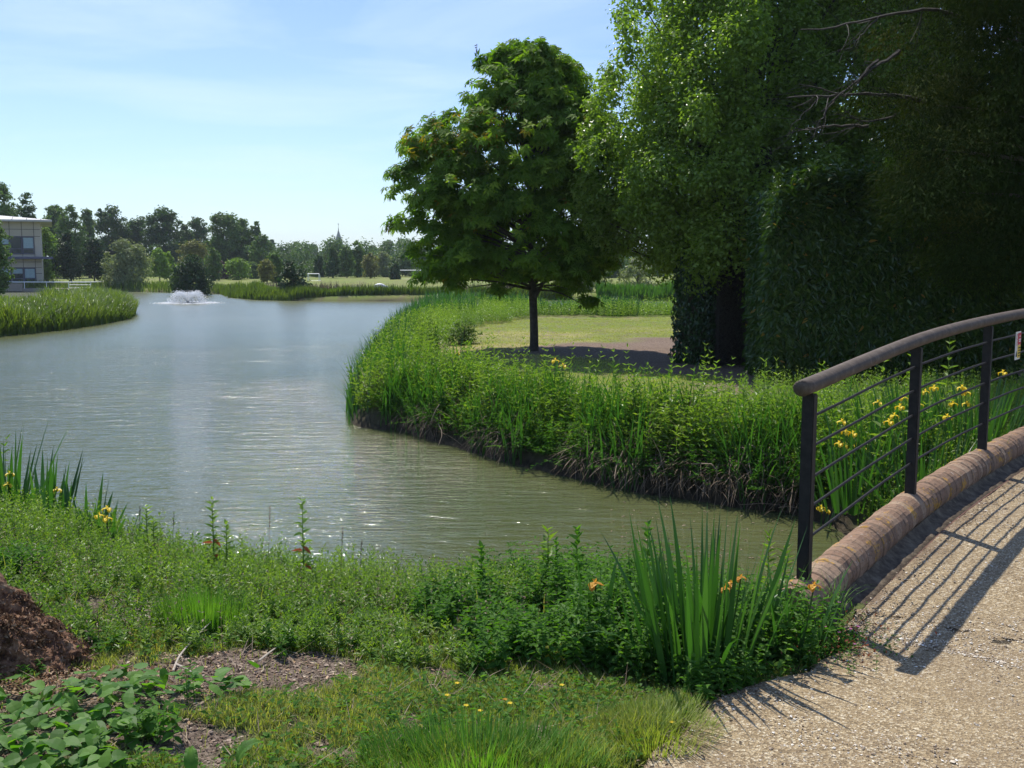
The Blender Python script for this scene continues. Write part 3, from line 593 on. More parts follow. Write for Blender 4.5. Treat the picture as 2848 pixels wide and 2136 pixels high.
for (yt_, yb_) in ((236.8, 254.2), (267.8, 283.0)):
    for k in range(1, 13):
        xr = colx[k] - .03; xl = xr - 1.04; zt, zb_ = bz(yt_), bz(yb_); zc_ = (zt+zb_)/2; H_ = zt-zb_
        g = Geo(); 
        for (c, s) in (((xl+.52, BY-.04, zt-.035), (1.04, .12, .07)), ((xl+.52, BY-.04, zb_+.035), (1.04, .12, .07)), ((xl+.03, BY-.045, zc_), (.06, .12, H_-.14)), ((xr-.03, BY-.045, zc_), (.06, .12, H_-.14)), ((xl+.52, BY-.04, zb_+H_*.3), (.92, .09, .06))): box(g, c, s)
        wf = g.build('window', M['frame'], bl)
        g = Geo(); box(g, ((xl+xr)/2, BY-.015, zc_), (.92, .02, H_-.14)); g.build('pane', M['glass'], wf)
        if (k + (yt_ > 250)) % 3 != 2 or yt_ > 250:
            f = {1: .68, 2: .0 if yt_ < 250 else .35, 3: .42}.get(k, .4)
            if f > .01:
                g = Geo(); box(g, ((xl+xr)/2, BY-.03, zt-.1-(H_-.2)*f/2), (.90, .012, (H_-.2)*f)); g.build('blind', M['blind'], wf)
g = Geo(); box(g, (bx1-13.2, BY-.5, bz(257.8)), (28.5, 1.1, .22)); g.build('ledge', M['frame'], bl)
g = Geo(); xr, xl, y0, y1 = bx1+1.1, bx1-29, BY-1.1, BY+15; ap = bz(212)
g.add([(xr, y0, eave), (xl, y0, eave), (xl, y1, eave), (xr, y1, eave), (xr-6.5, BY+7, ap), (xl+6.5, BY+7, ap), (xr, y0, eave+.18), (xl, y0, eave+.18), (xl, y1, eave+.18), (xr, y1, eave+.18)],
      [np.array([[0, 1, 7, 6], [1, 2, 8, 7], [2, 3, 9, 8], [3, 0, 6, 9], [6, 7, 5, 4], [8, 9, 4, 5], [0, 3, 2, 1]]), np.array([[9, 6, 4], [7, 8, 5]])]); rf = g.build('roof', M['roofm'], bl)
g = Geo()
for k in range(22): x = xr-1.0-k*1.3; f = min(1, (xr-x)/6.5); tube(g, [(x, y0, eave+.2), (x, y0+f*(BY+7-y0), eave+.2+f*(ap-eave-.18))], .035, 4)
g.build('roof_seam', M['joint'], rf)
bl.rotation_euler.z = R(24)
# deck with handrail
dk = empty('deck_railing', (bx1, BY-4, base), 'white metal railing round the deck beside the office', 'railing'); M['white'] = flat('white_paint', (.78, .78, .76), .5)
dl = tag(Geo() and None or bpy.data.objects.new('tmp', None), None) if False else None
g = Geo(); xe = A(91, 290, BY-4)[0]; box(g, ((bx1-28+xe)/2, BY-2.1, -.82), (xe-bx1+28, 3.9, .3)); box(g, (bx1-14.2, BY-4.05, -.55), (28, .2, .75))
tag(g.build('timber_deck', M['deckm']), 'low concrete edged deck standing over the water beside the office', 'deck')
zt = A(91, 281.7, BY-4)[2]; zb_ = A(91, 290.6, BY-4)[2]
g = Geo(); tube(g, [(bx1-28, BY-4, zt-.035), (xe, BY-4, zt-.035)], .05, 6); tube(g, [(xe, BY-4, zt-.035), (xe, BY-.5, zt-.035)], .05, 6); g.build('handrail', M['white'], dk)
for k in range(17):
    x = xe - k*2.15; g = Geo(); tube(g, [(x, BY-4, zb_), (x, BY-4, zt-.09)], .035, 5); g.build('post', M['white'], dk)
g = Geo(); tube(g, [(bx1, BY-4, zb_+.05), (xe, BY-4, zb_+.05)], .03, 4)
for f in (.35, .65): tube(g, [(xe-2.1, BY-4, zb_+(zt-zb_)*f), (xe, BY-4, zb_+(zt-zb_)*f)], .03, 4)
g.build('bottom_rail', M['white'], dk)

# ------------------------------------------------------------ goals and swan on the field
def goal(pl, pr, yt_, yb_, Y, label):
    a = A(pl, yb_, Y); b = A(pr, yb_, Y); zt = A(pl, yt_, Y)[2]; z0 = float(hz(a[0], Y)[0]); e = empty('football_goal', (a[0], Y, z0), label, 'goal')
    for x in (a[0], b[0]): g = Geo(); tube(g, [(x, Y, z0), (x, Y, zt)], .05, 5); g.build('post', M['white'], e)
    g = Geo(); tube(g, [(a[0]-.05, Y, zt), (b[0]+.05, Y, zt)], .055, 5); g.build('crossbar', M['white'], e)
    g = Geo()
    for x in (a[0], b[0]): tube(g, [(x, Y, zt), (x, Y+.5, zt-.1), (x, Y+1.1, z0+.03)], .03, 4)
    tube(g, [(a[0], Y+1.1, z0+.03), (b[0], Y+1.1, z0+.03)], .03, 4); g.build('back_frame', M['white'], e)
goal(394.5, 421, 270.3, 275, 140, 'low wide white goal frame partly behind the chestnut leaves')
goal(308, 319, 273.8, 278.2, 128, 'small white goal frame beside the waterline bush')
s0 = A(380.5, 287.2, 80.5); sw = empty('swan', (s0[0], s0[1], s0[2]-.25), 'white swan resting on the bank behind the reeds', 'bird'); M['feather'] = flat('white_feather', (.85, .85, .82), .7)
g = Geo(); pts = spl([(-.5, 0, -.02), (-.3, 0, .08), (0, 0, .10), (.3, 0, .04), (.5, 0, 0)], 12) + s0; tube(g, pts, [.02, .10, .15, .18, .2, .21, .2, .18, .15, .11, .07, .02], 10); g.build('body', M['feather'], sw, smooth=True)
g = Geo(); tube(g, spl([(.4, 0, .05), (.5, 0, .1), (.6, .0, -.02), (.68, 0, -.06)], 8)+s0, [.06, .05, .045, .04, .045, .05, .04, .015], 8); g.build('neck', M['feather'], sw, smooth=True)
g = Geo(); leaves(g, s0[None]+[[.15, -.12, .12], [.15, .12, .12]], np.array([[-1, -.15, .12], [-1, .15, .12]]), np.array([[0, 0, 1.], [0, 0, 1.]]), .75, .3, .5, 0, 'hex'); g.build('wing', M['feather'], sw)

# ------------------------------------------------------------ fountain
f0 = G(188, 303.3, -1.0); fo = empty('fountain', tuple(f0), 'white water fountain plume spraying up from the pond', 'fountain')
m, nt = newmat('white_spray'); p = N(nt, 'ShaderNodeBsdfPrincipled', Roughness=.4); p.inputs['Base Color'].default_value = (.82, .84, .86, 1); t = N(nt, 'ShaderNodeBsdfTranslucent'); t.inputs[0].default_value = (.7, .72, .74, 1)
ms = N(nt, 'ShaderNodeMixShader', Fac=.5); nt.links.new(p.outputs[0], ms.inputs[1]); nt.links.new(t.outputs[0], ms.inputs[2]); o_ = nt.nodes.new('ShaderNodeOutputMaterial'); nt.links.new(ms.outputs[0], o_.inputs['Surface']); M['spray'] = m
n = 6500; a = rng.uniform(0, 6.283, n); ring = rng.uniform(0, 1, n); Rr = .65 + .75*ring**.6; hp = .62 + .14*rng.normal(size=n)*.5 + .08*ring; u = rng.uniform(0, 1, n)**.8
jit = rng.normal(0, .025+.06*u[:, None], (n, 3)); r = u*Rr; z = 4*hp*u*(1-u*.98)
P = f0 + np.stack([np.cos(a)*r, np.sin(a)*r, np.abs(z)+.02], 1) + jit; P[:, 2] = np.maximum(P[:, 2], -.98)
d = np.stack([np.cos(a), np.sin(a), (1-2*u)*1.6], 1)
g = Geo(); leaves(g, P, d, rdir(n), rng.uniform(.04, .15, n), rng.uniform(.012, .032, n), .5); g.build('spray', M['spray'], fo)
n = 5000; a = rng.uniform(0, 6.283, n); r = 1.0+np.abs(rng.normal(0, .42, n)); P = f0 + np.stack([np.cos(a)*r*1.1, np.sin(a)*r, rng.uniform(.005, .05, n)], 1)
g = Geo(); leaves(g, P, np.stack([np.cos(a*7), np.sin(a*7), 0*a], 1), np.array([0, 0, 1.])+rng.normal(0, .2, (n, 3)), rng.uniform(.05, .2, n), rng.uniform(.02, .07, n), .5); g.build('foam', M['spray'], fo)
g = Geo(); tube(g, [f0+[0, 0, -.1], f0+[0, 0, .05]], [.28, .25], 12); tube(g, [f0+[0, 0, .05], f0+[0, 0, .16]], [.09, .07], 8); g.build('nozzle', M['joint'], fo)

# ------------------------------------------------------------ horse chestnut
ct = G(534, 351.5, -.42); root = empty('chestnut_tree', tuple(ct), 'young horse chestnut with dense dark crown and scorched upper leaves', 'tree')
hL = np.array([1.5, 1.8, 2.5, 3.0, 3.6, 4.3, 4.9, 5.4, 5.7, 6.3, 6.9, 7.25]); rL = np.array([1.9, 2.6, 3.0, 3.3, 3.4, 3.4, 3.15, 2.75, 1.9, 1.45, 1.15, .5])
hR = np.array([1.6, 2.2, 3.0, 4.0, 5.0, 5.8, 6.5, 6.9, 7.25]); rR = np.array([1.5, 2.2, 2.6, 2.4, 2.0, 1.6, 1.2, .6, .1])
C = []; Rd = []
for _ in range(9000):
    if len(C) >= 560: break
    h = rng.uniform(1.75, 7.0); side = rng.uniform(-1, 1); dep = rng.uniform(-1, 1)
    lim = np.interp(h, hL, rL) if side < 0 else np.interp(h, hR, rR); ld = min(np.interp(h, hL, rL), 2.7)*.9
    if float(vn(np.array([side*3+h*.9]), np.array([h*1.3+dep]), 1.0, 5)[0]) < .2: continue
    if side*side + dep*dep > 1 or side*side + dep*dep < rng.uniform(0, .40): continue
    cr = rng.uniform(.22, .46)*(1 if h < 6 else .8); x = side*max(0.05, lim-cr*.55); y = dep*max(.05, ld-cr*.5)
    C.append((x, y, h)); Rd.append(cr)
ex = [(-.42, 0, 7.15, .28), (-1.15, .1, 6.85, .3), (.15, -.2, 6.75, .3), (1.0, .1, 6.45, .3), (-3.3, -.1, 3.05, .3), (-3.25, -.2, 4.25, .3), (-2.95, 0, 4.85, .3), (-2.3, 0, 5.35, .3), (-2.75, .2, 1.75, .3), (-1.9, -.6, 1.6, .3), (-.9, -.8, 1.5, .3), (1.0, -.6, 1.55, .35), (.7, .2, 1.45, .3), (1.35, -.3, 1.2, .25), (-1.3, .3, 5.9, .3), (-2.4, -.5, 2.0, .4), (-2.9, -.1, 3.0, .4), (-2.7, -.1, 3.6, .45), (-2.9, -.1, 2.4, .35), (-2.6, 0, 4.7, .4), (-3.0, 0, 4.0, .35)]
for x, y, z, r_ in ex: C.append((x, y, z)); Rd.append(r_)
C = np.array(C); Rd = np.array(Rd)
nS = 190; hs_ = rng.uniform(1.7, 7.1, nS); as_ = rng.uniform(0, 2*np.pi, nS); ls_ = np.where(np.cos(as_) < 0, np.interp(hs_, hL, rL), np.interp(hs_, hR, rR)); ls_ = ls_*np.abs(np.cos(as_))+np.minimum(np.interp(hs_, hL, rL), 2.6)*.9*(1-np.abs(np.cos(as_)))
C = np.concatenate([C, np.stack([np.cos(as_)*(ls_+.04), np.sin(as_)*ls_, hs_+.05], 1)]); Rd = np.concatenate([Rd, np.full(nS, .17)]); n_full = len(C)-nS
m_ = len(C); per = 48; k = np.concatenate([np.repeat(np.arange(n_full), per), np.repeat(np.arange(n_full, m_), 9)]); tot = len(k); d = rdir(tot); d[:, 2] = np.abs(d[:, 2])*1.15 - .32
P = C[k] + d*Rd[k][:, None]*rng.uniform(.35, 1.15, tot)[:, None] + ct
out = nrm(C*np.array([1, 1, .35]) - np.array([0, 0, 1.2]))[k]
nn = nrm(d*.75 + np.array([0, 0, .65]) + out*np.array([.4, .4, 0]) + rng.normal(0, .34, (tot, 3)))
e1 = nrm(np.cross(nn, rdir(tot))); e2 = np.cross(nn, e1); rv = np.clip(rng.normal(0, .1, m_)[k] + rng.normal(.42, .16, tot) + .25*(k >= n_full), 0, 1)
hot = (P[:, 2]-ct[2] > 4.55) & (P[:, 2]-ct[2] < 5.7) & (P[:, 0]-ct[0] < -.2) & (rng.uniform(size=tot) < .13) | (rng.uniform(size=tot) < .006)
g = Geo(); S = rng.uniform(.09, .165, tot)
for j, ang in enumerate(np.radians([-95, -52, 0, 52, 95])):
    ax = e1*math.cos(ang) + e2*math.sin(ang) - nn*.15; sz = S*(1.15 if j == 2 else .95 if j in (1, 3) else .68)
    for mi, q in ((0, ~hot), (1, hot)):
        leaves(g, P[q]+ax[q]*.012, ax[q]-np.array([0, 0, .12]), nn[q], sz[q]*1.25, sz[q]*.46, rv[q], mi, 'tri', .18)
g.build('crown', [M['chestnut'], M['rust']], root)
for _ in range(26):                                            # spent flower spikes
    q = rng.integers(0, n_full); 
    if C[q][2] < 2.6: continue
    g = Geo(); p0 = C[q] + ct + np.array([rng.normal(0, .1), -abs(rng.normal(0, .1)), Rd[q]*.55]); tube(g, [p0, p0+[.02, 0, .26]], [.006, .003], 4, cap=False); kk = 14
    leaves(g, p0+np.stack([0*np.arange(kk), 0*np.arange(kk), np.linspace(.04, .24, kk)], 1), rdir(kk), rdir(kk), .05, .03, rng.uniform(0, .5, kk)); g.build('flower_spike', M['straw'], root)
g = Geo(); tube(g, spl([(0, 0, -.25), (.0, 0, .06), (.0, 0, .5), (-.03, 0, 1.4), (-.06, .02, 2.2), (-.15, 0, 4), (-.35, 0, 6.6)], 22)+ct, np.interp(np.linspace(0, 1, 22), [0, .08, .25, .5, 1], [.16, .128, .108, .095, .02]), 12, cap=False)
tube(g, spl([(.0, -.02, 1.25), (.12, -.1, 1.5), (.42, -.2, 1.95), (1.1, -.3, 2.4)], 8)+ct, [.05, .048, .045, .04, .035, .03, .02, .01], 7, cap=False)
for q in list(rng.permutation(n_full)[:60])+list(range(n_full-len(ex), n_full)):
    c = C[q]*[.85, .85, .97]; z0 = np.clip(c[2]*.6+.5, 1.5, 6.2); s = np.array([-.15*z0/4, 0, z0]); mid = (s+c)/2 + [0, 0, .12]
    tube(g, spl([s, mid, c], 6)+ct, np.linspace(.034, .006, 6), 5, cap=False)
g.build('trunk', M['bark'], root)

# ------------------------------------------------------------ big broadleaf tree, ivy trunk, clipped hedges, yew
bt = np.array([5.3, 23.6, -.45]); root = empty('broadleaf_tree', tuple(bt), 'large glossy leaved tree rising out of frame behind the laurel hedge', 'tree')
def outline(y):  # left outline (photo x at 1024) against row
    return np.interp(y, [-170, -60, 0, 60, 100, 140, 185, 230, 262, 285, 300], [700, 660, 632, 606, 596, 582, 572, 588, 620, 655, 672])
C = []; Rd = []
for _ in range(14000):
    if len(C) >= 900: break
    Y = rng.uniform(20.2, 25.5); py = rng.uniform(-150, 292); lx = A(outline(py), py, 22.5); 
    x = rng.uniform(lx[0]+.25, 9.6); z = A(600, py, Y)[2]; cr = rng.uniform(.32, .7); f = (Y-22.8)/3.0
    edge_ = lx[0] + .3 + (1-math.sqrt(max(0, 1-f*f)))*2.6
    if x < edge_ + cr*.6: continue
    if z < 2.3 and x > 5.4: continue
    if 1.0 < f*f: continue
    if x > 4.9 and z > 3.6 and Y < min(24.4, 21.6+(z-3.6)*.33): continue
    if Y > 23.0 and x > lx[0]+2.2 and x < 4.9: continue
    C.append((x, Y, z)); Rd.append(cr)
for py in range(2, 270, 16):
    lx = A(outline(py)+6, py, 22.5); C.append((lx[0]+.1+rng.normal(0, .12), 22.5+rng.normal(0, .5), lx[2]+rng.normal(0, .1))); Rd.append(.34)
C = np.array(C); Rd = np.array(Rd)
g = Geo(); crown_leaves(g, C, Rd, 330, .062, 1.5, .05, .95, up=.6)
tw = nrm(rng.normal(size=(160, 3))+[-.4, -.6, .5])                 # twiggy sprays breaking the outline
q = rng.integers(0, len(C), 160); C2 = C[q]+tw*Rd[q][:, None]*1.15; crown_leaves(g, C2, np.full(160, .16), 34, .06, 1.6, .0)
g.build('crown', M['broad'], root)
g = Geo(); tube(g, spl([(0, 0, 0), (.1, 0, 2.5), (-.2, .1, 5), (-.2, 0, 9)], 12)+bt, np.linspace(.28, .06, 12), 10, cap=False)
for q in rng.permutation(len(C))[:150]:
    c = C[q]-bt; z0 = np.clip(c[2]*.6, 1.0, 7.5); s = np.array([0, 0, z0]); tube(g, spl([s, (s+c)/2+[0, 0, -.15], c], 6)+bt, np.linspace(.05, .008, 6), 5, cap=False)
g.build('trunk', M['bark'], root)
# ivy clad trunk
iv = np.array([4.02, 22.2, -.5]); root = empty('ivy_tree', tuple(iv), 'dark trunk wrapped in ivy at the left end of the hedge', 'tree')
g = Geo(); tube(g, spl([(0, 0, -.2), (.0, 0, 2), (.1, .1, 4.5), (.15, .2, 6)], 12)+iv, np.linspace(.34, .18, 12), 12, cap=False); g.build('trunk', M['bark'], root)
n = 9000; h = rng.uniform(-.1, 4.6, n); a = rng.uniform(0, 6.283, n); rr_ = (.36 + .14*vn(a*2, h, 1.3, 2) + .12*vn(a*3, h, 4, 5))*np.interp(h, [0, .5, 1.5, 4.5], [1.25, 1.05, .95, 1.2])*rng.uniform(.75, 1.06, n)
P = iv + np.stack([np.cos(a)*rr_, np.sin(a)*rr_, h], 1); out = np.stack([np.cos(a), np.sin(a), 0*a+.25], 1)
g = Geo(); leaves(g, P, np.array([0, 0, -1.]) + rng.normal(0, .5, (n, 3)), out+rng.normal(0, .35, (n, 3)), rng.uniform(.06, .11, n), rng.uniform(.05, .09, n), rng.uniform(0, 1, n), 0, 'hex'); g.build('ivy', M['ivy'], root)
# bare brown hedge face
bh = np.array([4.75, 21.5, -.48]); root = empty('bare_hedge', tuple(bh), 'bare brown twiggy hedge end between the ivy trunk and laurel', 'hedge')
n = 9000; P = np.stack([rng.uniform(4.3, 5.35, n), 20.95+rng.uniform(0, .5, n)+.15*vn(rng.uniform(0, 9, n), rng.uniform(0, 9, n), 1, 1), rng.uniform(-.45, 3.9, n)], 1); P[:, 1] += (P[:, 2]-1.7)**2*.03
g = Geo(); blades(g, P, rng.uniform(.15, .4, n), .009, rng.uniform(2.8, 6.0, n), rng.uniform(.5, 2.2, n), .4, rng.uniform(0, .5, n), 2); g.build('twigs', M['twig'], root)
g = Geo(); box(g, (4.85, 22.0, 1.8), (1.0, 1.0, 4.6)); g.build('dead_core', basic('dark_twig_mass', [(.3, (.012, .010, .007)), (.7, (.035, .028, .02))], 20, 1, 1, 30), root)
# laurel hedge
lh = np.array([6.0, 18.6, -.45]); root = empty('laurel_hedge', tuple(lh), 'tall block of glossy cherry laurel hedge with some yellowed leaves', 'hedge')
LS = np.array([.93, .93, .95]); LO = np.array([0, 0, -.03])
n = 34000; u = rng.uniform(0, 1, n); x = rng.uniform(4.75, 9.6, n); topz = 3.35 + .5*vn(x, x*0, 1.1, 3) - .18*np.abs(x-6.6) - .9*np.clip(5.7-x, 0, 1)**2 
z = rng.uniform(0, 1, n)**.9*(topz+.45) - .45; yf = 18.95 + .28*vn(x, z, 1.1, 6) + .12*vn(x, z, 3, 7) + np.clip((z-2.6), 0, 2)**2*.35 + np.clip(5.4-x, 0, 1)**2*.5 + np.clip(.4-z, 0, 1)*.35
P = np.stack([x, yf+np.abs(rng.normal(0, .16, n)), z], 1)
n2 = 9000; x2 = rng.uniform(4.8, 9.4, n2); y2 = rng.uniform(19.1, 21.3, n2); P2 = np.stack([x2, y2, 3.0+.5*vn(x2, x2*0, 1.1, 3)-.18*np.abs(x2-6.6)-.9*np.clip(5.7-x2, 0, 1)**2+.35*vn(x2, y2, 2.5, 9)+rng.normal(0, .12, n2)], 1)
n3 = 5000; P3 = np.stack([4.75+.25*vn(z[:n3], u[:n3]*3, 1.5, 4)+np.abs(rng.normal(0, .1, n3)), rng.uniform(19.2, 21.3, n3), rng.uniform(-.3, 3.2, n3)], 1)
P = np.concatenate([P, P2, P3]); nt_ = len(P); P = P*LS+LO
top = np.concatenate([np.clip((z-2.3)/1.2, 0, 1), np.ones(n2), np.zeros(n3)])
nn = nrm(np.stack([-.25+0*top, -.85+.5*top, .35+1.0*top], 1) + rng.normal(0, .55, (nt_, 3)))
ax = np.stack([rng.normal(0, .8, nt_), -.35+0*top, -.7+1.0*top], 1) + rng.normal(0, .35, (nt_, 3))
g = Geo(); yel = rng.uniform(size=nt_) < .008; Lz = rng.uniform(.09, .16, nt_)
for mi, q in ((0, ~yel), (1, yel)): leaves(g, P[q], ax[q], nn[q], Lz[q], Lz[q]*.42, np.clip(rng.normal(.4, .2, q.sum()), 0, 1), mi, 'hex', .15)
for _ in range(130):                                            # shoots standing up at the top
    x = rng.uniform(4.9, 9.2); y = rng.uniform(19.2, 20.8); zz = 3.1+.35*float(vn(np.array([x]), np.array([0.]), 1.1, 3)[0])-.18*abs(x-6.6); q = 9; t = np.linspace(0, 1, q)
    a = rng.uniform(0, 6.28, q); leaves(g, np.stack([x+0*t, y+0*t, zz+t*rng.uniform(.25, .6)], 1)*LS+LO, np.stack([np.cos(a), np.sin(a), .9+0*a], 1), np.stack([-np.cos(a), -np.sin(a), .9+0*a], 1), .13, .05, .75, 0, 'hex', .15)
g.build('foliage', [M['laurel'], M['yellowed']], root)
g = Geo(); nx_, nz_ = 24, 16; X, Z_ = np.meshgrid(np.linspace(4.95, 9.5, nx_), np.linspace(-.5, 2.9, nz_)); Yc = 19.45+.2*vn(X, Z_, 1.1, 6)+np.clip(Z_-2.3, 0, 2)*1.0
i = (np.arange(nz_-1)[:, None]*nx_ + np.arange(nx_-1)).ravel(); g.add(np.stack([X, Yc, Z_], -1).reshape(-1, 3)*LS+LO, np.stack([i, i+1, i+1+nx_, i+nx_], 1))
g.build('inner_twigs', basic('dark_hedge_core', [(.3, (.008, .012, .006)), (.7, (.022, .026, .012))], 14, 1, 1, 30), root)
# yew
yt = np.array([9.9, 15.8, -.45]); root = empty('yew_tree', tuple(yt), 'big dark yew overhanging the bridge railing on the right', 'tree')
C = []; Rd = []
for _ in range(20000):
    if len(C) >= 620: break
    Y = rng.uniform(13.2, 19); px = rng.uniform(775, 1120); py = rng.uniform(-120, 330)
    lowlim = np.interp(px, [780, 850, 900, 935, 960, 1010, 1100], [80, 150, 205, 250, 285, 272, 285]); highlim = np.interp(px, [780, 830, 880, 940, 1000], [60, 30, -10, -200, -200])
    if py > lowlim or py < highlim: continue
    if px < 900 and rng.uniform() > .10: continue
    if px < 950 and py < 90 and rng.uniform() > .25: continue
    C.append(A(px, py, Y)); Rd.append(rng.uniform(.35, .75)*(.7 if px < 900 else 1))
C = np.array(C); Rd = np.array(Rd)
g = Geo(); m_ = len(C); per = 330; k = np.repeat(np.arange(m_), per); tot = len(k); d = rdir(tot)
P = C[k] + d*Rd[k][:, None]*rng.uniform(.2, 1, tot)[:, None]**.6*np.array([1.1, 1.1, .6]); ax = nrm(d*[.8, .8, 0] + np.array([0, 0, -.55]) + rng.normal(0, .35, (tot, 3)))
leaves(g, P, ax, d+np.array([0, 0, .8])+rng.normal(0, .3, (tot, 3)), rng.uniform(.05, .11, tot), rng.uniform(.014, .03, tot), np.clip(np.repeat(rng.normal(.4, .25, m_), per)+rng.normal(0, .15, tot), 0, 1)); g.build('crown', M['yew'], root)
g = Geo(); tube(g, spl([(0, 0, -.2), (.1, 0, 1.5), (0, .2, 4), (.1, 0, 9)], 14)+yt, np.linspace(.42, .08, 14), 12, cap=False)
for q in rng.permutation(m_)[:110]:
    c = C[q]-yt; z0 = np.clip(c[2]*.8+.3, 1.2, 8); s = np.array([0, 0, z0]); tube(g, spl([s, (s+c)/2+[0, 0, .1], c], 6)+yt, np.linspace(.06, .006, 6), 5, cap=False)
g.build('trunk', M['bark'], root)
g = Geo()
for pts, r0 in (([(925, 101, 15), (900, 96, 14.4), (860, 94, 14.2), (820, 96, 14), (786, 97, 13.9)], .034), ([(960, 15, 15), (920, 10, 14.4), (880, 16, 14), (838, 26, 13.8), (800, 30, 13.7)], .030),
                ([(900, 52, 14.6), (868, 72, 14.2), (845, 96, 13.9)], .03), ([(878, 60, 14.4), (855, 82, 14), (820, 112, 13.8)], .022), ([(868, 126, 14.6), (838, 126, 14.2), (800, 130, 14)], .028), ([(895, 116, 14.6), (862, 122, 14.2), (845, 108, 13.9)], .02),
                ([(820, 96, 14), (806, 112, 13.9), (790, 128, 13.8)], .014), ([(838, 96, 14.1), (822, 118, 13.9), (812, 140, 13.8)], .014), ([(880, 16, 14), (862, 34, 13.9), (848, 52, 13.8)], .014), ([(845, 97, 14.1), (820, 88, 13.9), (798, 84, 13.8)], .014)):
    w3 = spl([A(*q) for q in pts], 14); w3 += rng.normal(0, .010, w3.shape); tube(g, w3, np.linspace(r0, r0*.25, 14), 5, cap=False)
    for _ in range(7):
        q = rng.integers(3, 13); e = w3[q] + np.array([rng.normal(-.25, .2), rng.normal(0, .2), rng.normal(-.1, .22)]); tube(g, spl([w3[q], (w3[q]+e)/2+rng.normal(0, .03, 3), e], 5), np.linspace(r0*.25, .003, 5), 4, cap=False)
g.build('bare_branches', M['twig'], root)
# dark shrubbery put in to keep the sky from showing under the yew
sh = np.array([12.5, 23, -.45]); root = empty('backdrop_shrubs', tuple(sh), 'dark mass of evergreen shrubs added as backdrop beneath the yew', 'shrub')
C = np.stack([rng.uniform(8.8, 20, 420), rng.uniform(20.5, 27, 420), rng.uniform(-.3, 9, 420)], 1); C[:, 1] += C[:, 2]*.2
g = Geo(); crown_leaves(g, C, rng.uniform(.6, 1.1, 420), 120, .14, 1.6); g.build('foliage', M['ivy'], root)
g = Geo(); 
for q in range(14): x = rng.uniform(9, 17); y = rng.uniform(21, 26); tube(g, [(x, y, -.5), (x+rng.normal(0, .4), y, 5)], [.1, .03], 6, cap=False)
g.build('stem', M['bark'], root)
# ------------------------------------------------------------ bridge parapet
m, nt = newmat('old_brick')
tcb = nt.nodes.new('ShaderNodeTexCoord').outputs['Object']
c = ramp(nt, attr(nt), [(0, (.09, .042, .026)), (.3, (.19, .095, .056)), (.65, (.26, .145, .088)), (1, (.34, .23, .15))])
c = mixc(nt, mth(nt, 'MULTIPLY', noise(nt, 16, 7, .8), .8), c, (.25, .19, .13))
gt = mth(nt, 'MULTIPLY', mth(nt, 'GREATER_THAN', noise(nt, 38, 4, .7), .60), .6); c = mixc(nt, gt, c, (.055, .045, .035))
li1 = mth(nt, 'GREATER_THAN', noise(nt, 5.5, 6, .8), .585); c = mixc(nt, mth(nt, 'MULTIPLY', li1, .75), c, (.42, .23, .03))
li2 = mth(nt, 'GREATER_THAN', noise(nt, 24, 5, .8, dist=.6), .64); c = mixc(nt, mth(nt, 'MULTIPLY', li2, .7), c, (.42, .40, .34))
c = mixc(nt, mth(nt, 'MULTIPLY', attr(nt, 'joint'), mth(nt, 'ADD', noise(nt, 9, 3), .1)), c, (.06, .05, .038))
p = N(nt, 'ShaderNodeBsdfPrincipled', Roughness=.9); p.inputs['Specular IOR Level'].default_value = .25; nt.links.new(c, p.inputs['Base Color'])
b = N(nt, 'ShaderNodeBump', Strength=.8, Distance=.008); nt.links.new(noise(nt, 45, 5, .7), b.inputs['Height']); nt.links.new(b.outputs[0], p.inputs['Normal'])
o_ = nt.nodes.new('ShaderNodeOutputMaterial'); nt.links.new(p.outputs[0], o_.inputs['Surface']); M['brick'] = m
br = empty('footbridge', tuple(BP[1]-[0, 0, .3]), 'low brick footbridge parapet with rounded lichen spotted brick coping', 'bridge')
step = .0125; L0, L1 = BS[0]+.02, BS[-1]; S = np.arange(L0-.10, L1, step); cen = np.stack([np.interp(S, BS, BL[:, q]) for q in range(3)], 1)
early = S < BS[0]; cen[early] = BL[0] + (S[early]-BS[0])[:, None]*nrm((BP[1]-BP[0])[None])
RC = .128; cen[:, 2] -= RC
T2 = nrm(np.gradient(cen, axis=0)); Nn = nrm(np.cross(T2, [0, 0, 1.])); Up = np.cross(Nn, T2)
bedge = S[0]+np.cumsum(np.clip(rng.normal(.078, .009, 400), .05, .1)); bi = np.searchsorted(bedge, S); jd = np.where(np.abs(S-bedge[np.clip(bi, 0, 399)]) < .008, 1., 0.)
bj = rng.normal(0, .0018, bi.max()+1); bo = rng.normal(0, .0015, bi.max()+1); bc_ = np.clip(rng.normal(.5, .24, bi.max()+1), 0, 1)
na = 20; th = np.radians(np.linspace(-70, 215, na))            # 0 = path side, 90 = up
skew = np.sin(th-.3)*.0
rad = RC + bj[bi][:, None] - jd[:, None]*.003 + (vn(S[:, None]*6, th[None]*1.5, 1.7, 4)-.5)*.012 + (vn(S[:, None]*22, th[None]*6, 1.7, 9)-.5)*.005
V = cen[:, None] + Nn[:, None]*(rad*np.cos(th)[None])[..., None] + Up[:, None]*((rad*np.sin(th)[None]) + bo[bi][:, None])[..., None]
g = Geo(); n = len(S); i = (np.arange(n-1)[:, None]*na + np.arange(na-1)).ravel()
g.add(V.reshape(-1, 3), np.stack([i, i+na, i+na+1, i+1], 1), np.repeat(bc_[bi], na))
e0 = g.n; g.add(np.concatenate([V[0], cen[:1]]), np.stack([np.full(na-1, na), np.arange(na-1), np.arange(1, na)], 1), .55)
cp = g.build('coping', M['brick'], br); setattrf(cp, 'joint', np.concatenate([np.repeat(jd, na), np.zeros(na+1)]))
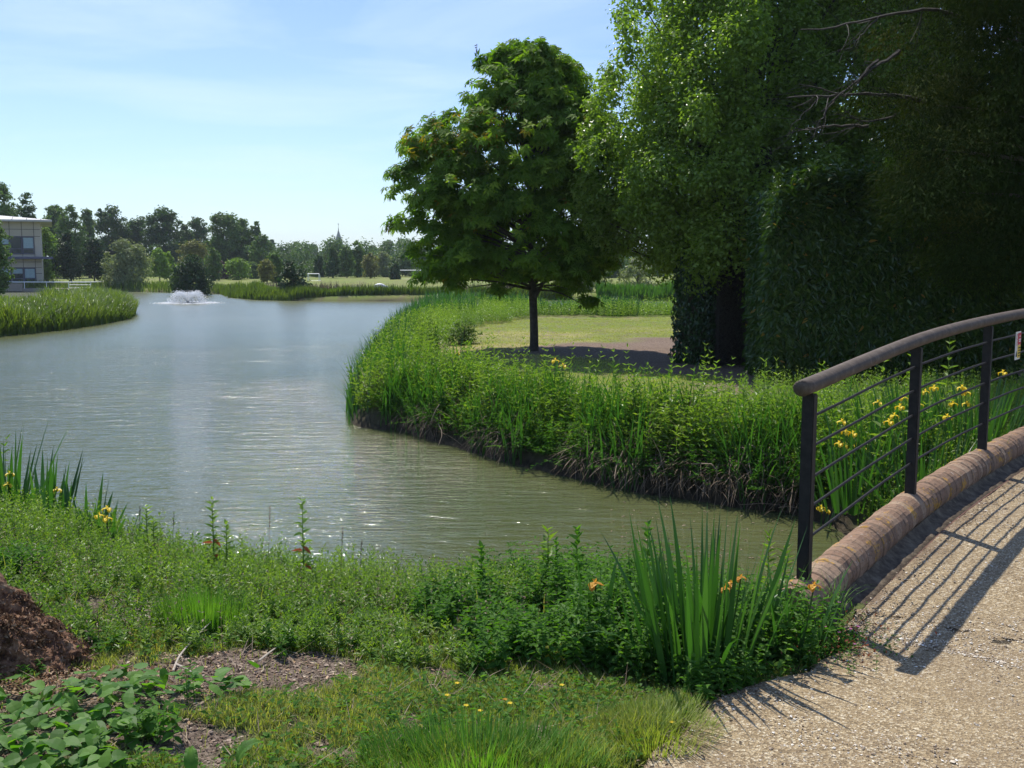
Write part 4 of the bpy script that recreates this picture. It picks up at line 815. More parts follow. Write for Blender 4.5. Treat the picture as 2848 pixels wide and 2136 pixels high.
# sloping mortar skirt, path side, then steel edge
g = Geo(); k1 = S > BS[0]-.02; cc = cen[k1]; nn_ = Nn[k1]; ss = S[k1]
offs = [(.115, -.055), (.145, -.085), (.190, -.105), (.250, -.118), (.270, -.22)]
V = np.stack([cc + nn_*(o+(vn(ss*7, ss*0, 1, int(o*100))-.5)*.012)[:, None] + np.array([0, 0, 1.])*(z+RC*0) for o, z in offs], 1); k = len(offs)
i = (np.arange(len(cc)-1)[:, None]*k + np.arange(k-1)).ravel(); g.add(V.reshape(-1, 3), np.stack([i, i+1, i+k+1, i+k], 1))
M['mortar'] = basic('mossy_mortar', [(.3, (.05, .034, .022)), (.5, (.11, .08, .05)), (.7, (.20, .155, .10))], 14, .95, .8, 40); g.build('mortar_skirt', M['mortar'], br, smooth=True)
g = Geo(); V = np.stack([cc + nn_*o + np.array([0, 0, z]) for o, z in ((.272, -.2), (.272, -.088), (.286, -.088), (.286, -.2))], 1); k = 4
i = (np.arange(len(cc)-1)[:, None]*k + np.arange(k-1)).ravel(); g.add(V.reshape(-1, 3), np.stack([i, i+k, i+k+1, i+1], 1))
M['rust_steel'] = basic('rusty_steel', [(.3, (.05, .022, .016)), (.7, (.13, .06, .04))], 12, .85, .4, 50); g.build('steel_edging', M['rust_steel'], br)
# outer wall of the bridge down to the water
g = Geo(); V = np.stack([cc - nn_*o + np.array([0, 0, 1])*0 for o in (.10, .10)], 1); V[:, 0, 2] = cc[:, 2]-.06; V[:, 1, 2] = -1.5
arch = np.clip(1-((ss-1.35)/1.25)**2, 0, 1)**.5; zb2 = -1.5 + arch*.95; V[:, 1, 2] = np.minimum(zb2, V[:, 0, 2]-.1)
i = (np.arange(len(cc)-1)*2); g.add(V.reshape(-1, 3), np.stack([i, i+1, i+3, i+2], 1), rng.uniform(0, 1, 1)[0]); wl = g.build('side_wall', M['brick'], br); setattrf(wl, 'joint', np.zeros(len(V)*2))

# ------------------------------------------------------------ railing
M['blackpaint'] = basic('black_painted_steel', [(.35, (.014, .013, .013)), (.7, (.028, .025, .024))], 20, .6, .25, 60, spec=.25)
m, nt = newmat('weathered_rail'); geo = nt.nodes.new('ShaderNodeNewGeometry')
c = ramp(nt, noise(nt, 14, 6, .75), [(.3, (.05, .032, .02)), (.52, (.095, .068, .045)), (.68, (.17, .135, .10)), (.8, (.30, .26, .20))])
mp = N(nt, 'ShaderNodeMapping'); mp.inputs['Scale'].default_value = (3, 3, 30); nt.links.new(nt.nodes.new('ShaderNodeTexCoord').outputs['Object'], mp.inputs[0])
c = mixc(nt, mth(nt, 'MULTIPLY', noise(nt, 4, 4, .7, mp.outputs[0]), .6), c, (.05, .035, .025))
p = N(nt, 'ShaderNodeBsdfPrincipled', Roughness=.75); nt.links.new(c, p.inputs['Base Color']); b = N(nt, 'ShaderNodeBump', Strength=.4, Distance=.003); nt.links.new(noise(nt, 60, 4, .7), b.inputs['Height']); nt.links.new(b.outputs[0], p.inputs['Normal'])
o_ = nt.nodes.new('ShaderNodeOutputMaterial'); nt.links.new(p.outputs[0], o_.inputs['Surface']); M['railtop'] = m
ra = empty('bridge_railing', tuple(BP[1]), 'curved bridge railing with brown rounded handrail and black posts and bars', 'railing')
HP = 1.177
def along(s0, s1, dz, n=60, side=0):
    s = np.linspace(s0, s1, n); p = np.stack([np.interp(s, BS, BL[:, q]) for q in range(3)], 1)
    e = s < BS[0]; p[e] = BL[0] + (s[e]-BS[0])[:, None]*nrm((BP[1]-BP[0])[None]); p[:, 2] += dz; p[:, :2] += BN*side; return p
hp = along(-.13, BS[-1]-.05, HP-.03, 140)
g = Geo(); Tt = nrm(np.gradient(hp, axis=0)); Nt = nrm(np.cross(Tt, [0, 0, 1.])); Ut = np.cross(Nt, Tt); sd = 16; a = np.linspace(0, 2*np.pi, sd, endpoint=False)
V = hp[:, None] + Nt[:, None]*(.053*np.cos(a))[None, :, None] + Ut[:, None]*(.047*np.sin(a))[None, :, None]
i = np.arange(139)[:, None]*sd; j = np.arange(sd); j2 = (j+1) % sd
g.add(np.concatenate([V.reshape(-1, 3), hp[:1], hp[-1:]]), [np.stack([i+j, i+j2, i+j2+sd, i+j+sd], -1).reshape(-1, 4), np.stack([np.full(sd, 140*sd), j2, j], 1), np.stack([np.full(sd, 140*sd+1), 139*sd+j, 139*sd+j2], 1)])
g.build('handrail', M['railtop'], ra, smooth=True)
PS = [0, 2.12, 4.03, 5.9, 7.75]
for q, s in enumerate(PS):
    b0 = along(s, s, 0, 1)[0]; g = Geo(); rz = math.atan2(BD[1], BD[0]); box(g, b0+[0, 0, (HP-.08)/2-.06], (.062, .072, HP-.08+.12), rz); p_ = g.build('post', M['blackpaint'], ra)
    bm = bmesh.new(); bm.from_mesh(p_.data); bmesh.ops.bevel(bm, geom=bm.edges[:], offset=.006, segments=2, affect='EDGES'); bm.to_mesh(p_.data); bm.free()
RH = [.955, .775, .59, .416, .23]
for hgt in RH:
    for q in range(4):
        pts = along(PS[q]+.03, PS[q+1]-.03, hgt, 24); pts[:, 2] += np.sin(np.linspace(0, 1, 24)*9+hgt*9)*.0015
        g = Geo(); tube(g, pts, .009, 8); g.build('rail_bar', M['blackpaint'], ra, smooth=True)
# safety sign hung on the top two bars
sc0 = along(4.93, 4.93, 0, 1)[0]; ca, sa = BD; 
def sgn(g, u0, u1, z0, z1, d, mat=0):
    c0 = sc0 + np.array([ca*(u0+u1)/2 + BN[0]*d, sa*(u0+u1)/2 + BN[1]*d, (z0+z1)/2]); box(g, c0, (abs(u1-u0), .004, z1-z0), math.atan2(sa, ca), mat=mat)
zt_, zb_ = .985, .72
M['signwhite'] = flat('sign_white', (.72, .72, .66), .5); M['signred'] = flat('sign_red', (.55, .03, .06), .5); M['signyel'] = flat('sign_yellow', (.75, .52, .05), .5); M['signblk'] = flat('sign_black', (.02, .02, .02), .5)
sg = empty('safety_sign', tuple(sc0+[0, 0, zb_]), 'small white, red and yellow safety notice fixed to the railing bars', 'sign')
g = Geo(); sgn(g, -.10, .10, zb_, zt_, .016); g.build('board', M['signwhite'], sg)
g = Geo(); sgn(g, -.015, .092, .86, .972, .0195); g.build('red_panel', M['signred'], sg)
g = Geo(); sgn(g, -.015, .092, .735, .855, .0195); g.build('yellow_panel', M['signyel'], sg)
g = Geo(); 
for z, u0, u1 in ((.935, .02, .06), (.905, 0.0, .078), (.887, .005, .075)): sgn(g, u0, u1, z, z+.011, .0225)
g.build('lettering', M['signwhite'], sg)
g = Geo()
for z, u0, u1 in ((.825, .0, .08), (.80, .01, .07), (.775, .0, .08), (.75, .012, .065)): sgn(g, u0, u1, z, z+.011, .0225)
g.build('lettering', M['signblk'], sg)
g = Geo()
def ringm(g, u, z, r, w_, rot=0):
    a = np.linspace(0, 2*np.pi, 20, endpoint=False) + rot; c0 = sc0 + np.array([BN[0]*.021, BN[1]*.021, 0])
    mk = lambda rr: c0 + np.stack([ca*(u+rr*np.cos(a)), sa*(u+rr*np.cos(a)), z+rr*np.sin(a)], 1)
    j = np.arange(20); j2 = (j+1) % 20; g.add(np.concatenate([mk(r), mk(r-w_)]), np.stack([j, j2, j2+20, j+20], 1))
ringm(g, -.057, .935, .03, .007); ringm(g, -.057, .875, .022, .006); g.build('prohibition_symbol', M['signred'], sg)
g = Geo(); c0 = sc0 + np.array([BN[0]*.021, BN[1]*.021, 0]); g.add([c0+np.array([ca*u, sa*u, z]) for u, z in ((-.09, .75), (-.024, .75), (-.057, .81))], np.array([[0, 1, 2]])); g.build('warning_triangle', M['signblk'], sg)

# ------------------------------------------------------------ reeds and waterside growth (uncountable)
def scatter(n, x0, x1, y0, y1, test):
    P = []; c = 0
    while c < n:
        x = rng.uniform(x0, x1, n*2); y = rng.uniform(y0, y1, n*2); sd = lake_sd(x, y); q = test(x, y, sd); P.append(np.stack([x, y, sd], 1)[q]); c += q.sum()
        if len(P) > 60: break
    P = np.concatenate(P)[:n]; return P[:, 0], P[:, 1], P[:, 2]
def pts3(x, y, sd): return np.stack([x, y, height(x, y, sd)], 1)
# left point: tall drooping sweet grass
x, y, sd = scatter(26000, -34, -16, 33, 62, lambda x, y, sd: (sd > -.15) & (sd < 2.6) & (y > 36) & (x > -.62*y))
g = Geo(); P = pts3(x, y, sd); n = len(x); cl = vn(x, y, .7, 21); out = np.arctan2(-1, .6)
blades(g, P, rng.uniform(.65, 1.15, n)*(.75+.5*cl), rng.uniform(.03, .055, n), rng.uniform(0, 6.28, n), rng.uniform(.05, .3, n), rng.uniform(.5, 1.9, n), np.clip(rng.normal(.45, .2, n)+(cl-.5)*.8, 0, 1), 4)
x, y, sd = scatter(9000, -50, -17, 38, 72, lambda x, y, sd: (sd > 1.8) & (x > -.7*y) & (sd < 14))
n = len(x); blades(g, pts3(x, y, sd), rng.uniform(.12, .38, n), rng.uniform(.04, .07, n), rng.uniform(0, 6.28, n), .2, rng.uniform(.2, 1, n), np.clip(rng.normal(.7, .18, n), 0, 1), 3)
tag(g.build('waterside_grass', M['reed']), 'dense drooping waterside grass covering the left point', 'reeds', kind='stuff')
# far bank reeds
def farreeds(n, x0, x1, y0, y1, hh, name, label, mat, test):
    x, y, sd = scatter(n, x0, x1, y0, y1, test); n = len(x); g = Geo(); cl = vn(x, y*0, .9, 31)
    blades(g, pts3(x, y, sd), hh*rng.uniform(.6, 1.15, n)*(.6+.7*cl)*np.where(sd > 1.5, .75, 1), rng.uniform(.05, .10, n), rng.uniform(0, 6.28, n), rng.uniform(0, .22, n), rng.uniform(.0, .9, n), np.clip(rng.normal(.22, .2, n)+(vn(x, y*0, .55, 7)-.5)*.9, 0, 1), 2)
    tag(g.build(name, mat), label, 'reeds', kind='stuff')
farreeds(15000, -24, 4.5, 74, 84, .80, 'reed_bed', 'strip of reeds along the far shore below the field', M['reed'], lambda x, y, sd: (sd > -.2) & (sd < 2.4) & (y > 76.0))
farreeds(5000, 6.5, 17, 72, 84, 1.2, 'reed_bed', 'dark reed strip across the water behind the big tree trunk', M['nettle'], lambda x, y, sd: (sd > -.2) & (sd < 2.2) & (y > 74.0))
farreeds(6000, -62, -24, 80, 104, .9, 'reed_bed', 'low reeds at the far end of the pond between railing and shore bush', M['reed'], lambda x, y, sd: (sd > -.2) & (sd < 3.5) & (y > 80))
# dry seeding grasses behind the reeds
x, y, sd = scatter(3500, -28, 4, 78, 90, lambda x, y, sd: (sd > 2.0) & (sd < 6)); n = len(x); g = Geo(); blades(g, pts3(x, y, sd), rng.uniform(.3, .9, n)*(vn(x, y, .3, 3)+.3), .05, rng.uniform(0, 6.28, n), .2, .4, rng.uniform(0, 1, n), 2)
tag(g.build('seeding_grass', M['straw']), 'brownish seeding grasses behind the far reeds', 'grass', kind='stuff')
# right point: bank vegetation band
PEN = lambda x, y: (x > -6.5) & (y > 10.6) & (y < 56)
lawnb = lambda x, y: np.interp(y, [10, 14, 18, 24, 30, 34, 38, 43], [1.5, 1.5, 1.7, 1.8, 2.0, 2.6, 4.2, 5.4]) + (vn(x, y, .8, 41)-.5)*.8
x, y, sd = scatter(3300, -5.5, 4.6, 10.6, 24, lambda x, y, sd: (sd > .12) & PEN(x, y) & (sd < lawnb(x, y)) & (y < 24) & (t_of(x, y) < -.3))
g = Geo(); n = len(x); cl = vn(x, y, .9, 51)
stems(g, pts3(x, y, sd), (.25+.55*vn(x, y, 1.7, 58))*rng.uniform(.6, 1.35, n)*np.interp(sd, [0, .6, 1.6], [.8, 1, .8]), 8, .125, .042, np.clip(rng.normal(.5, .2, n)+(cl-.5)*.6, 0, 1), .16, .2, .25, whorl=2, kind='hex')
tag(g.build('waterside_weeds', M['weed']), 'thick leafy weeds covering the bank of the right hand point', 'weeds', kind='stuff')
x, y, sd = scatter(9000, -6, 14, 23, 54, lambda x, y, sd: (sd > .0) & PEN(x, y) & (sd < lawnb(x, y)) & (y > 23) & (x < 12))
g = Geo(); n = len(x); cl = vn(x, y, .6, 52)
stems(g, pts3(x, y, sd), (.3+.5*cl)*rng.uniform(.7, 1.2, n), 6, .11, .038, np.clip(rng.normal(.5, .2, n)+(cl-.5)*.7, 0, 1), .12, .2, .4, whorl=2)
tag(g.build('waterside_weeds', M['weed']), 'paler weeds round the far end of the right hand point', 'weeds', kind='stuff')
x, y, sd = scatter(9500, -6, 14, 15, 55, lambda x, y, sd: (sd > -.15) & PEN(x, y) & (sd < np.where(y > 38, 3.6, 1.0)) & (x < 12) & (vn(x, y, .45, 61) > .35) & ((y > 22) | (rng.uniform(size=x.shape) < .3)))
g = Geo(); n = len(x); cl = vn(x, y, .5, 63)
blades(g, pts3(x, y, sd), rng.uniform(.6, 1.05, n)*(.7+.5*cl), np.interp(y, [15, 50], [.024, .045])*rng.uniform(.7, 1.2, n), rng.uniform(0, 6.28, n), rng.uniform(.02, .3, n), rng.uniform(0, 1.3, n), np.clip(rng.normal(.45, .2, n), 0, 1), 4)
tag(g.build('reed_bed', M['iris']), 'green sword leaved reeds along the edge of the right hand point', 'reeds', kind='stuff')
x, y, sd = scatter(3200, 2.6, 11, 7.5, 16, lambda x, y, sd: (sd > .1) & (t_of(x, y) < -.3) & (t_of(x, y) > -4.6) & (s_of(x, y) > 1.5))
g = Geo(); n = len(x); stems(g, pts3(x, y, sd), rng.uniform(.2, .55, n), 8, .07, .024, np.clip(rng.normal(.5, .2, n), 0, 1), .15, .2, .35, whorl=2)
tag(g.build('waterside_weeds', M['weed']), 'leafy weeds filling the ground behind the bridge railing', 'weeds', kind='stuff')
x, y, sd = scatter(1300, -5, 4.6, 10.8, 26, lambda x, y, sd: (sd > .0) & PEN(x, y) & (sd < 1.6) & (vn(x, y, .8, 88) > .5)); n = len(x)
g = Geo(); blades(g, pts3(x, y, sd), rng.uniform(.3, .85, n), rng.uniform(.008, .02, n), rng.uniform(0, 6.28, n), rng.uniform(.1, .9, n), rng.uniform(.2, 1.8, n), rng.uniform(.3, 1, n), 4)
tag(g.build('dry_blades', M['straw']), 'dry bent brown blades scattered through the bank weeds of the point', 'dead stems', kind='stuff')
x, y, sd = scatter(120, -5, 4.6, 10.8, 24, lambda x, y, sd: (sd > .1) & PEN(x, y) & (sd < 1.5)); n = len(x)
g = Geo(); stems(g, pts3(x, y, sd), rng.uniform(.8, 1.15, n), 13, .12, .036, rng.uniform(.4, .9, n), .12, .15, .3, whorl=2, kind='hex')
tag(g.build('taller_weeds', M['weed']), 'taller leafy stems rising unevenly above the bank weeds', 'weeds', kind='stuff')
# iris and sedge leaves through the near face of that bank
x, y, sd = scatter(1700, -3.5, 4.4, 10.8, 20, lambda x, y, sd: (sd > -.05) & PEN(x, y) & (sd < 1.3) & (vn(x, y, 1.3, 71) > .45))
g = Geo(); n = len(x); blades(g, pts3(x, y, sd), rng.uniform(.5, 1.05, n), rng.uniform(.012, .028, n), rng.uniform(3.4, 6.0, n), rng.uniform(.05, .4, n), rng.uniform(.1, 1.6, n), np.clip(rng.normal(.5, .2, n), 0, 1), 5)
tag(g.build('sedge_leaves', M['iris']), 'long arching sedge and iris leaves on the shaded bank face', 'sedge', kind='stuff')
x, y, sd = scatter(900, -2.2, 3.8, 10.6, 18, lambda x, y, sd: (sd > .02) & PEN(x, y) & (sd < .4))
g = Geo(); n = len(x); P = pts3(x, y, sd); P[:, 2] = np.maximum(P[:, 2], -.8); C_ = stems(g, P, rng.uniform(.25, .55, n), 7, .09, .032, np.clip(rng.normal(.35, .2, n), 0, 1), .75, .5, .1, whorl=2, kind='hex')
tag(g.build('overhanging_weeds', M['nettle']), 'leafy weeds leaning out over the water from the bank of the point', 'weeds', kind='stuff')
# dead stems and roots hanging over the undercut bank
x, y, sd = scatter(3600, -1.8, 3.6, 10.6, 17.5, lambda x, y, sd: (sd > .0) & PEN(x, y) & (sd < .5) & (vn(x, y, 1.6, 81) > .3))
g = Geo(); n = len(x); P = pts3(x, y, sd); P[:, 2] = np.maximum(P[:, 2], -.85)+rng.uniform(0, .25, n)
blades(g, P, rng.uniform(.15, .5, n), rng.uniform(.004, .010, n), rng.uniform(3.6, 5.6, n), rng.uniform(1.2, 2.5, n), rng.uniform(.1, .9, n), rng.uniform(0, .85, n), 4)
tag(g.build('dead_stems', M['straw']), 'dead brown stems and roots trailing down the bank into the water', 'dead stems', kind='stuff')
g = Geo()
for _ in range(46):
    q = rng.integers(0, n); p0 = P[q]+[0, -.1, .1]; a = rng.uniform(3.3, 6.1); l = rng.uniform(.2, .5); e = p0+[math.cos(a)*l*.8, math.sin(a)*l, -.25]; tube(g, spl([p0, (p0+e)/2+rng.normal(0, .05, 3)+[0, 0, .06], e], 6), [.009, .008, .007, .006, .005, .003], 4, rnd=rng.uniform(.3, 1))
tag(g.build('bank_roots', M['straw']), 'pale bare roots poking from the undercut bank', 'roots', kind='stuff')
# ------------------------------------------------------------ near bank: weeds, nettles, lawn
NEAR = lambda x, y, sd: (sd > .02) & ~onpath(x, y) & (y < 14) & (x > -.62*y-.6)
cliff = lambda x, y: np.interp(x, [-6, -3, -1.2, 0, .6, 1.3], [3.6, 3.3, 3.0, 2.4, 2.3, 3.0])       # width of the rough strip
gm = {'w': Geo(), 'n': Geo(), 'd': Geo()}
x, y, sd = scatter(8000, -7.5, 1.6, 4.6, 13, lambda x, y, sd: NEAR(x, y, sd) & (sd < cliff(x, y)+(vn(x, y, 1.5, 91)-.5)*.7) & (soilm(x, y) < .3))
P = pts3(x, y, sd); n = len(x); cl = vn(x, y, 1.3, 92); net = (vn(x, y, 1.1, 93) + np.clip((x+.6)*.45, -.2, .6)) > .72
hgt = (.10+.20*cl)*rng.uniform(.6, 1.3, n)*np.interp(x, [-7, -3, 0, 1.5], [1.45, 1.05, .9, 1.0])*np.interp(sd, [0, .5, 2, 3.4], [1.3, 1.15, .9, .55])
q = ~net; stems(gm['w'], P[q], hgt[q]*1.05, 8, .050, .021, np.clip(rng.normal(.5, .22, q.sum())+(cl[q]-.5)*.5, 0, 1), .2, .2, .35, whorl=2, sw=.004, start=.1)
q = net; stems(gm['n'], P[q], np.clip(hgt[q]*1.35, .1, .5), 7, .066, .036, np.clip(rng.normal(.42, .2, q.sum()), 0, 1), .12, .1, -.05, whorl=2, kind='hex', sw=.005, start=.2, taper=.5)
tag(gm['w'].build('bank_weeds', M['weed']), 'tangled small leaved weeds along the near bank', 'weeds', kind='stuff')
x, y, sd = scatter(700, -7, 1.4, 5, 12, lambda x, y, sd: NEAR(x, y, sd) & (sd < cliff(x, y)) & (soilm(x, y) < .3) & (vn(x, y, 1.7, 94) > .45)); n = len(x)
g = Geo(); stems(g, pts3(x, y, sd), rng.uniform(.12, .32, n), 6, .03, .012, rng.uniform(.2, 1, n), .2, .2, .3, whorl=2, sw=.003)
tag(g.build('withered_weeds', M['straw']), 'brown withered stems among the green weeds of the near bank', 'dead stems', kind='stuff')
x, y, sd = scatter(700, -7, 1.4, 5, 12, lambda x, y, sd: NEAR(x, y, sd) & (sd < cliff(x, y)) & (soilm(x, y) < .3)); n = len(x)
g = Geo(); blades(g, pts3(x, y, sd), rng.uniform(.08, .26, n), rng.uniform(.003, .006, n), rng.uniform(0, 6.28, n), .15, rng.uniform(.2, 1.2, n), rng.uniform(.3, 1, n), 4)
tag(g.build('long_grass', M['grass']), 'long thin grass blades among the near bank weeds', 'grass', kind='stuff')
# dense nettles at right
x, y, sd = scatter(1300, .0, 2.0, 4.6, 7.6, lambda x, y, sd: NEAR(x, y, sd) & (sd < 3.0) & (x > .15+.25*vn(x, y, 3, 2)) & (y > 4.95+.35*vn(x, y, 2.2, 4)) & ~onpath(x, y, .08))
n = len(x); hgt = rng.uniform(.16, .40, n)*np.interp(y, [4.8, 5.2, 6, 7.6], [.6, 1, 1.1, .9]); stems(gm['n'], pts3(x, y, sd), hgt, 8, .062, .034, np.clip(rng.normal(.4, .2, n), 0, 1), .12, .1, -.1, whorl=2, kind='hex', sw=.005, start=.15)
tag(gm['n'].build('nettle_patch', M['nettle']), 'dark green nettles beside the water on the near bank', 'nettles', kind='stuff')
# dry litter among them
x, y, sd = scatter(5200, -6.5, 1.9, 3.6, 9, lambda x, y, sd: NEAR(x, y, sd)); n = len(x)
g = Geo(); P = pts3(x, y, sd)+[0, 0, .015]; blades(g, P, rng.uniform(.04, .18, n), rng.uniform(.002, .005, n), rng.uniform(0, 6.28, n), rng.uniform(.9, 1.6, n), rng.uniform(-.4, .5, n), rng.uniform(.1, 1, n), 2)
tag(g.build('dry_grass', M['straw']), 'dry straw and dead grass lying through the turf', 'dry grass', kind='stuff')
# turf
x, y, sd = scatter(150000, -3.4, 1.7, 3.3, 7.2, lambda x, y, sd: NEAR(x, y, sd) & ((soilm(x, y) < rng.uniform(.02, .6, x.shape)) | (rng.uniform(size=x.shape) < .02)) & (sd > 1.2))
n = len(x); P = pts3(x, y, sd); cl = vn(x, y, 1.6, 101); lush = np.clip(soft((x, y), [(*G(490, 765, -.3)[:2], .55, .4, 0), (*G(690, 715, -.3)[:2], .4, .35, 0), (*G(560, 755, -.3)[:2], .35, .3, 0)])*2.2, 0, 1)
g = Geo(); blades(g, P, (.018+.035*cl+.055*lush)*rng.uniform(.6, 1.5, n), rng.uniform(.0025, .005, n), rng.uniform(0, 6.28, n), rng.uniform(.1, .8, n), rng.uniform(.1, 1.2, n), np.clip(rng.normal(.45, .22, n)+(cl-.5)*.7-.1*lush, 0, 1), 2)
tag(g.build('turf', M['grass']), 'short rough turf in the foreground between weeds and gravel', 'grass', kind='stuff')
x, y, sd = scatter(11000, -3.4, 1.7, 3.3, 6.6, lambda x, y, sd: NEAR(x, y, sd) & (sd > 1.2) & (soilm(x, y) < rng.uniform(.1, .7, x.shape)) & (vn(x, y, 2.1, 111) > .3)); n = len(x)
a = rng.uniform(0, 6.28, n); pt = rng.uniform(-.1, .7, n); g = Geo(); P = pts3(x, y, sd)+np.stack([0*x, 0*x, rng.uniform(.008, .05, n)], 1)
leaves(g, P, np.stack([np.cos(a)*np.cos(pt), np.sin(a)*np.cos(pt), np.sin(pt)], 1), np.stack([-np.cos(a)*np.sin(pt), -np.sin(a)*np.sin(pt), np.cos(pt)], 1)+rng.normal(0, .2, (n, 3)), rng.uniform(.016, .045, n), rng.uniform(.011, .026, n), rng.uniform(0, 1, n), 0, 'hex')
tag(g.build('clover_leaves', M['nettle']), 'small round clover and buttercup leaves through the turf', 'ground cover', kind='stuff')

# lawn on the right point, short
x, y, sd = scatter(60000, -3, 9, 14, 40, lambda x, y, sd: (sd > 2.0) & PEN(x, y) & (mulchm(x, y) < .35)); n = len(x); g = Geo()
blades(g, pts3(x, y, sd), rng.uniform(.02, .05, n), .012, rng.uniform(0, 6.28, n), rng.uniform(.2, .9, n), .4, np.clip(rng.normal(.75, .2, n), 0, 1), 1)
tag(g.build('lawn_grass', M['grass']), 'short mown grass around the chestnut trunk', 'grass', kind='stuff')

# ------------------------------------------------------------ individual plants
def iris_flower(parent, p, mat='petal', s=1.0):
    g = Geo(); a0 = rng.uniform(0, 6.28)
    a = a0+np.arange(3)*2.094; d = np.stack([np.cos(a), np.sin(a), 0*a-.15], 1); leaves(g, np.repeat(p[None], 3, 0), d, np.array([0, 0, 1.])+d*.5, .062*s, .05*s, rng.uniform(.2, .9, 3), 0, 'hex', .1)
    leaves(g, p+d*.035*s, d*.4+[0, 0, -1], d+[0, 0, .3], .04*s, .045*s, rng.uniform(.2, .9, 3), 0, 'hex', .1)
    a = a+1.05; d = np.stack([np.cos(a)*.45, np.sin(a)*.45, 0*a+1], 1); leaves(g, np.repeat(p[None], 3, 0), d, np.stack([-np.cos(a), -np.sin(a), .4+0*a], 1), .035*s, .018*s, .9, 0, 'hex', .1)
    return g.build('flower', M[mat], parent)
def iris(x, y, nl, h, sp, flowers, label, group=None, wd=.024, mat='petal', name='iris_clump', z=None, fs=1.0, lean=.22):
    z0 = float(hz(x, y)[0]) if z is None else z; base_ = np.array([x, y, z0]); r = empty(name, tuple(base_), label, 'iris', group)
    a = rng.uniform(0, 6.28, nl); rr_ = sp*np.sqrt(rng.uniform(0, 1, nl)); P = base_ + np.stack([np.cos(a)*rr_, np.sin(a)*rr_*.7, 0*a-.03], 1)
    g = Geo(); blades(g, P, h*rng.uniform(.55, 1.08, nl), wd*rng.uniform(.7, 1.25, nl), a, np.abs(rng.normal(0, lean*.5, nl))+rr_/max(sp, .01)*lean, rng.uniform(0, .35, nl)*(rng.uniform(size=nl) < .75)+rng.uniform(.8, 1.8, nl)*(rng.uniform(size=nl) < .08), np.clip(rng.normal(.45, .2, nl), 0, 1), 6, face=rng.normal(1.4, .5, nl))
    g.build('leaves', M['iris'], r)
    if flowers:
        g = Geo(); tips = []
        for (fx, fy, fz) in flowers:
            tip = np.array([fx, fy, fz]); b0 = base_+np.array([(fx-x)*.4, (fy-y)*.4, 0]); tube(g, spl([b0, (b0+tip)/2+rng.normal(0, .012, 3), tip], 6), np.linspace(.006, .004, 6), 5); tips.append(tip)
        g.build('stem', M['iris'], r)
        for t_ in tips: iris_flower(r, t_, mat, fs)
    return r
# big foreground clump
bx, by = G(725, 668, -.33)[:2]
iris(bx-.08, by+.14, 120, .90, .33, [tuple(A(731, 583, by-.06)), tuple(A(741, 577, by-.05)), tuple(A(725, 588, by))], 'tall iris clump with withered orange flowers beside the gravel path', wd=.032, mat='orange', fs=.55, lean=.2)
iris(bx+.38, by+.22, 20, .56, .14, [tuple(A(814, 585, by+.1))], 'shorter iris tuft on the right side of the tall clump', wd=.024, mat='orange', fs=.7)
bx2, by2 = G(596, 640, -.4)[:2]
iris(bx2, by2, 11, .60, .10, [tuple(A(595, 583, by2-.05))], 'narrow iris tuft with one orange flower left of the tall clump', wd=.028, mat='orange', fs=.9, lean=.1)
iris(bx2+.32, by2+.55, 12, .62, .14, [], 'flowerless iris tuft between the narrow tuft and the tall clump', wd=.024, lean=.14)
# left edge iris on the shore
for px, py, nl, h, fl, lab in ((6, 512, 34, 1.02, [(10, 473), (8, 484)], 'iris clump at the left edge with two yellow flowers'), (42, 516, 30, .80, [(57, 489)], 'iris clump leaning over the water, second from the left edge'), (78, 530, 24, .62, [], 'third iris clump from the left, rising against the water'), (106, 545, 18, .52, [(107, 508), (99, 515), (107, 518)], 'small iris clump with bunched yellow flowers at the end of the left row')):
    p_ = G(px, py, -.72); iris(p_[0], p_[1], nl, h, .30, [tuple(A(a, b, p_[1]-.2)) for a, b in fl], lab, wd=.046, fs=.85)
# irises behind the railing, on the far side of the channel
fl_all = [(846, 431), (842, 421), (853, 433), (878, 402), (894, 415), (889, 421), (903, 397), (919, 404), (934, 387), (953, 403), (962, 387), (966, 392), (967, 403), (839, 443), (844, 445), (856, 445), (863, 448), (822, 457), (830, 456), (826, 473), (832, 473), (822, 486), (851, 478), (858, 480), (947, 416), (1003, 372), (925, 391), (900, 406)]
used = [False]*len(fl_all); spots = []
for row, t in enumerate((-.62, -1.35)):
    k = 0
    for s in np.arange(1.75, 7.0, .62):
        s_ = s+rng.normal(0, .08)+row*.25; t_ = t+rng.normal(0, .1); x = BP[1][0]+BD[0]*s_+BN[0]*t_; y = BP[1][1]+BD[1]*s_+BN[1]*t_
        if float(lake_sd(np.array([x]), np.array([y]))[0]) < .1: continue
        spots.append((x, y, row, k)); k += 1
ORD = 'first second third fourth fifth sixth seventh eighth ninth tenth'.split()
proj = lambda x, y, z: (512+FOC*x/((y*cP-(z-EYE)*sP)), 384-FOC*((z-EYE)*cP+y*sP)/((y*cP-(z-EYE)*sP)))
for x, y, row, kk in spots:
    z0 = float(hz(x, y)[0]); sx, sy = proj(x, y, z0+.6); fl = []
    for q, (fx, fy) in enumerate(fl_all):
        if not used[q] and abs(fx-sx) < 40 and len(fl) < 5:
            p_ = A(fx, fy, y); 
            if .25 < p_[2]-z0 < 1.0: fl.append(tuple(p_)); used[q] = True
    iris(x, y, 62, .98, .40, fl, ('iris clump close behind the railing, %s one counting from the channel' if row == 0 else 'iris clump in the back row behind the railing, %s one from the channel') % ORD[kk], 'yellow irises behind the railing', wd=.024)
for (fx, fy), Yd in (((826, 512), 10.35), ((821, 509), 10.4), ((817, 513), 10.4)): pass
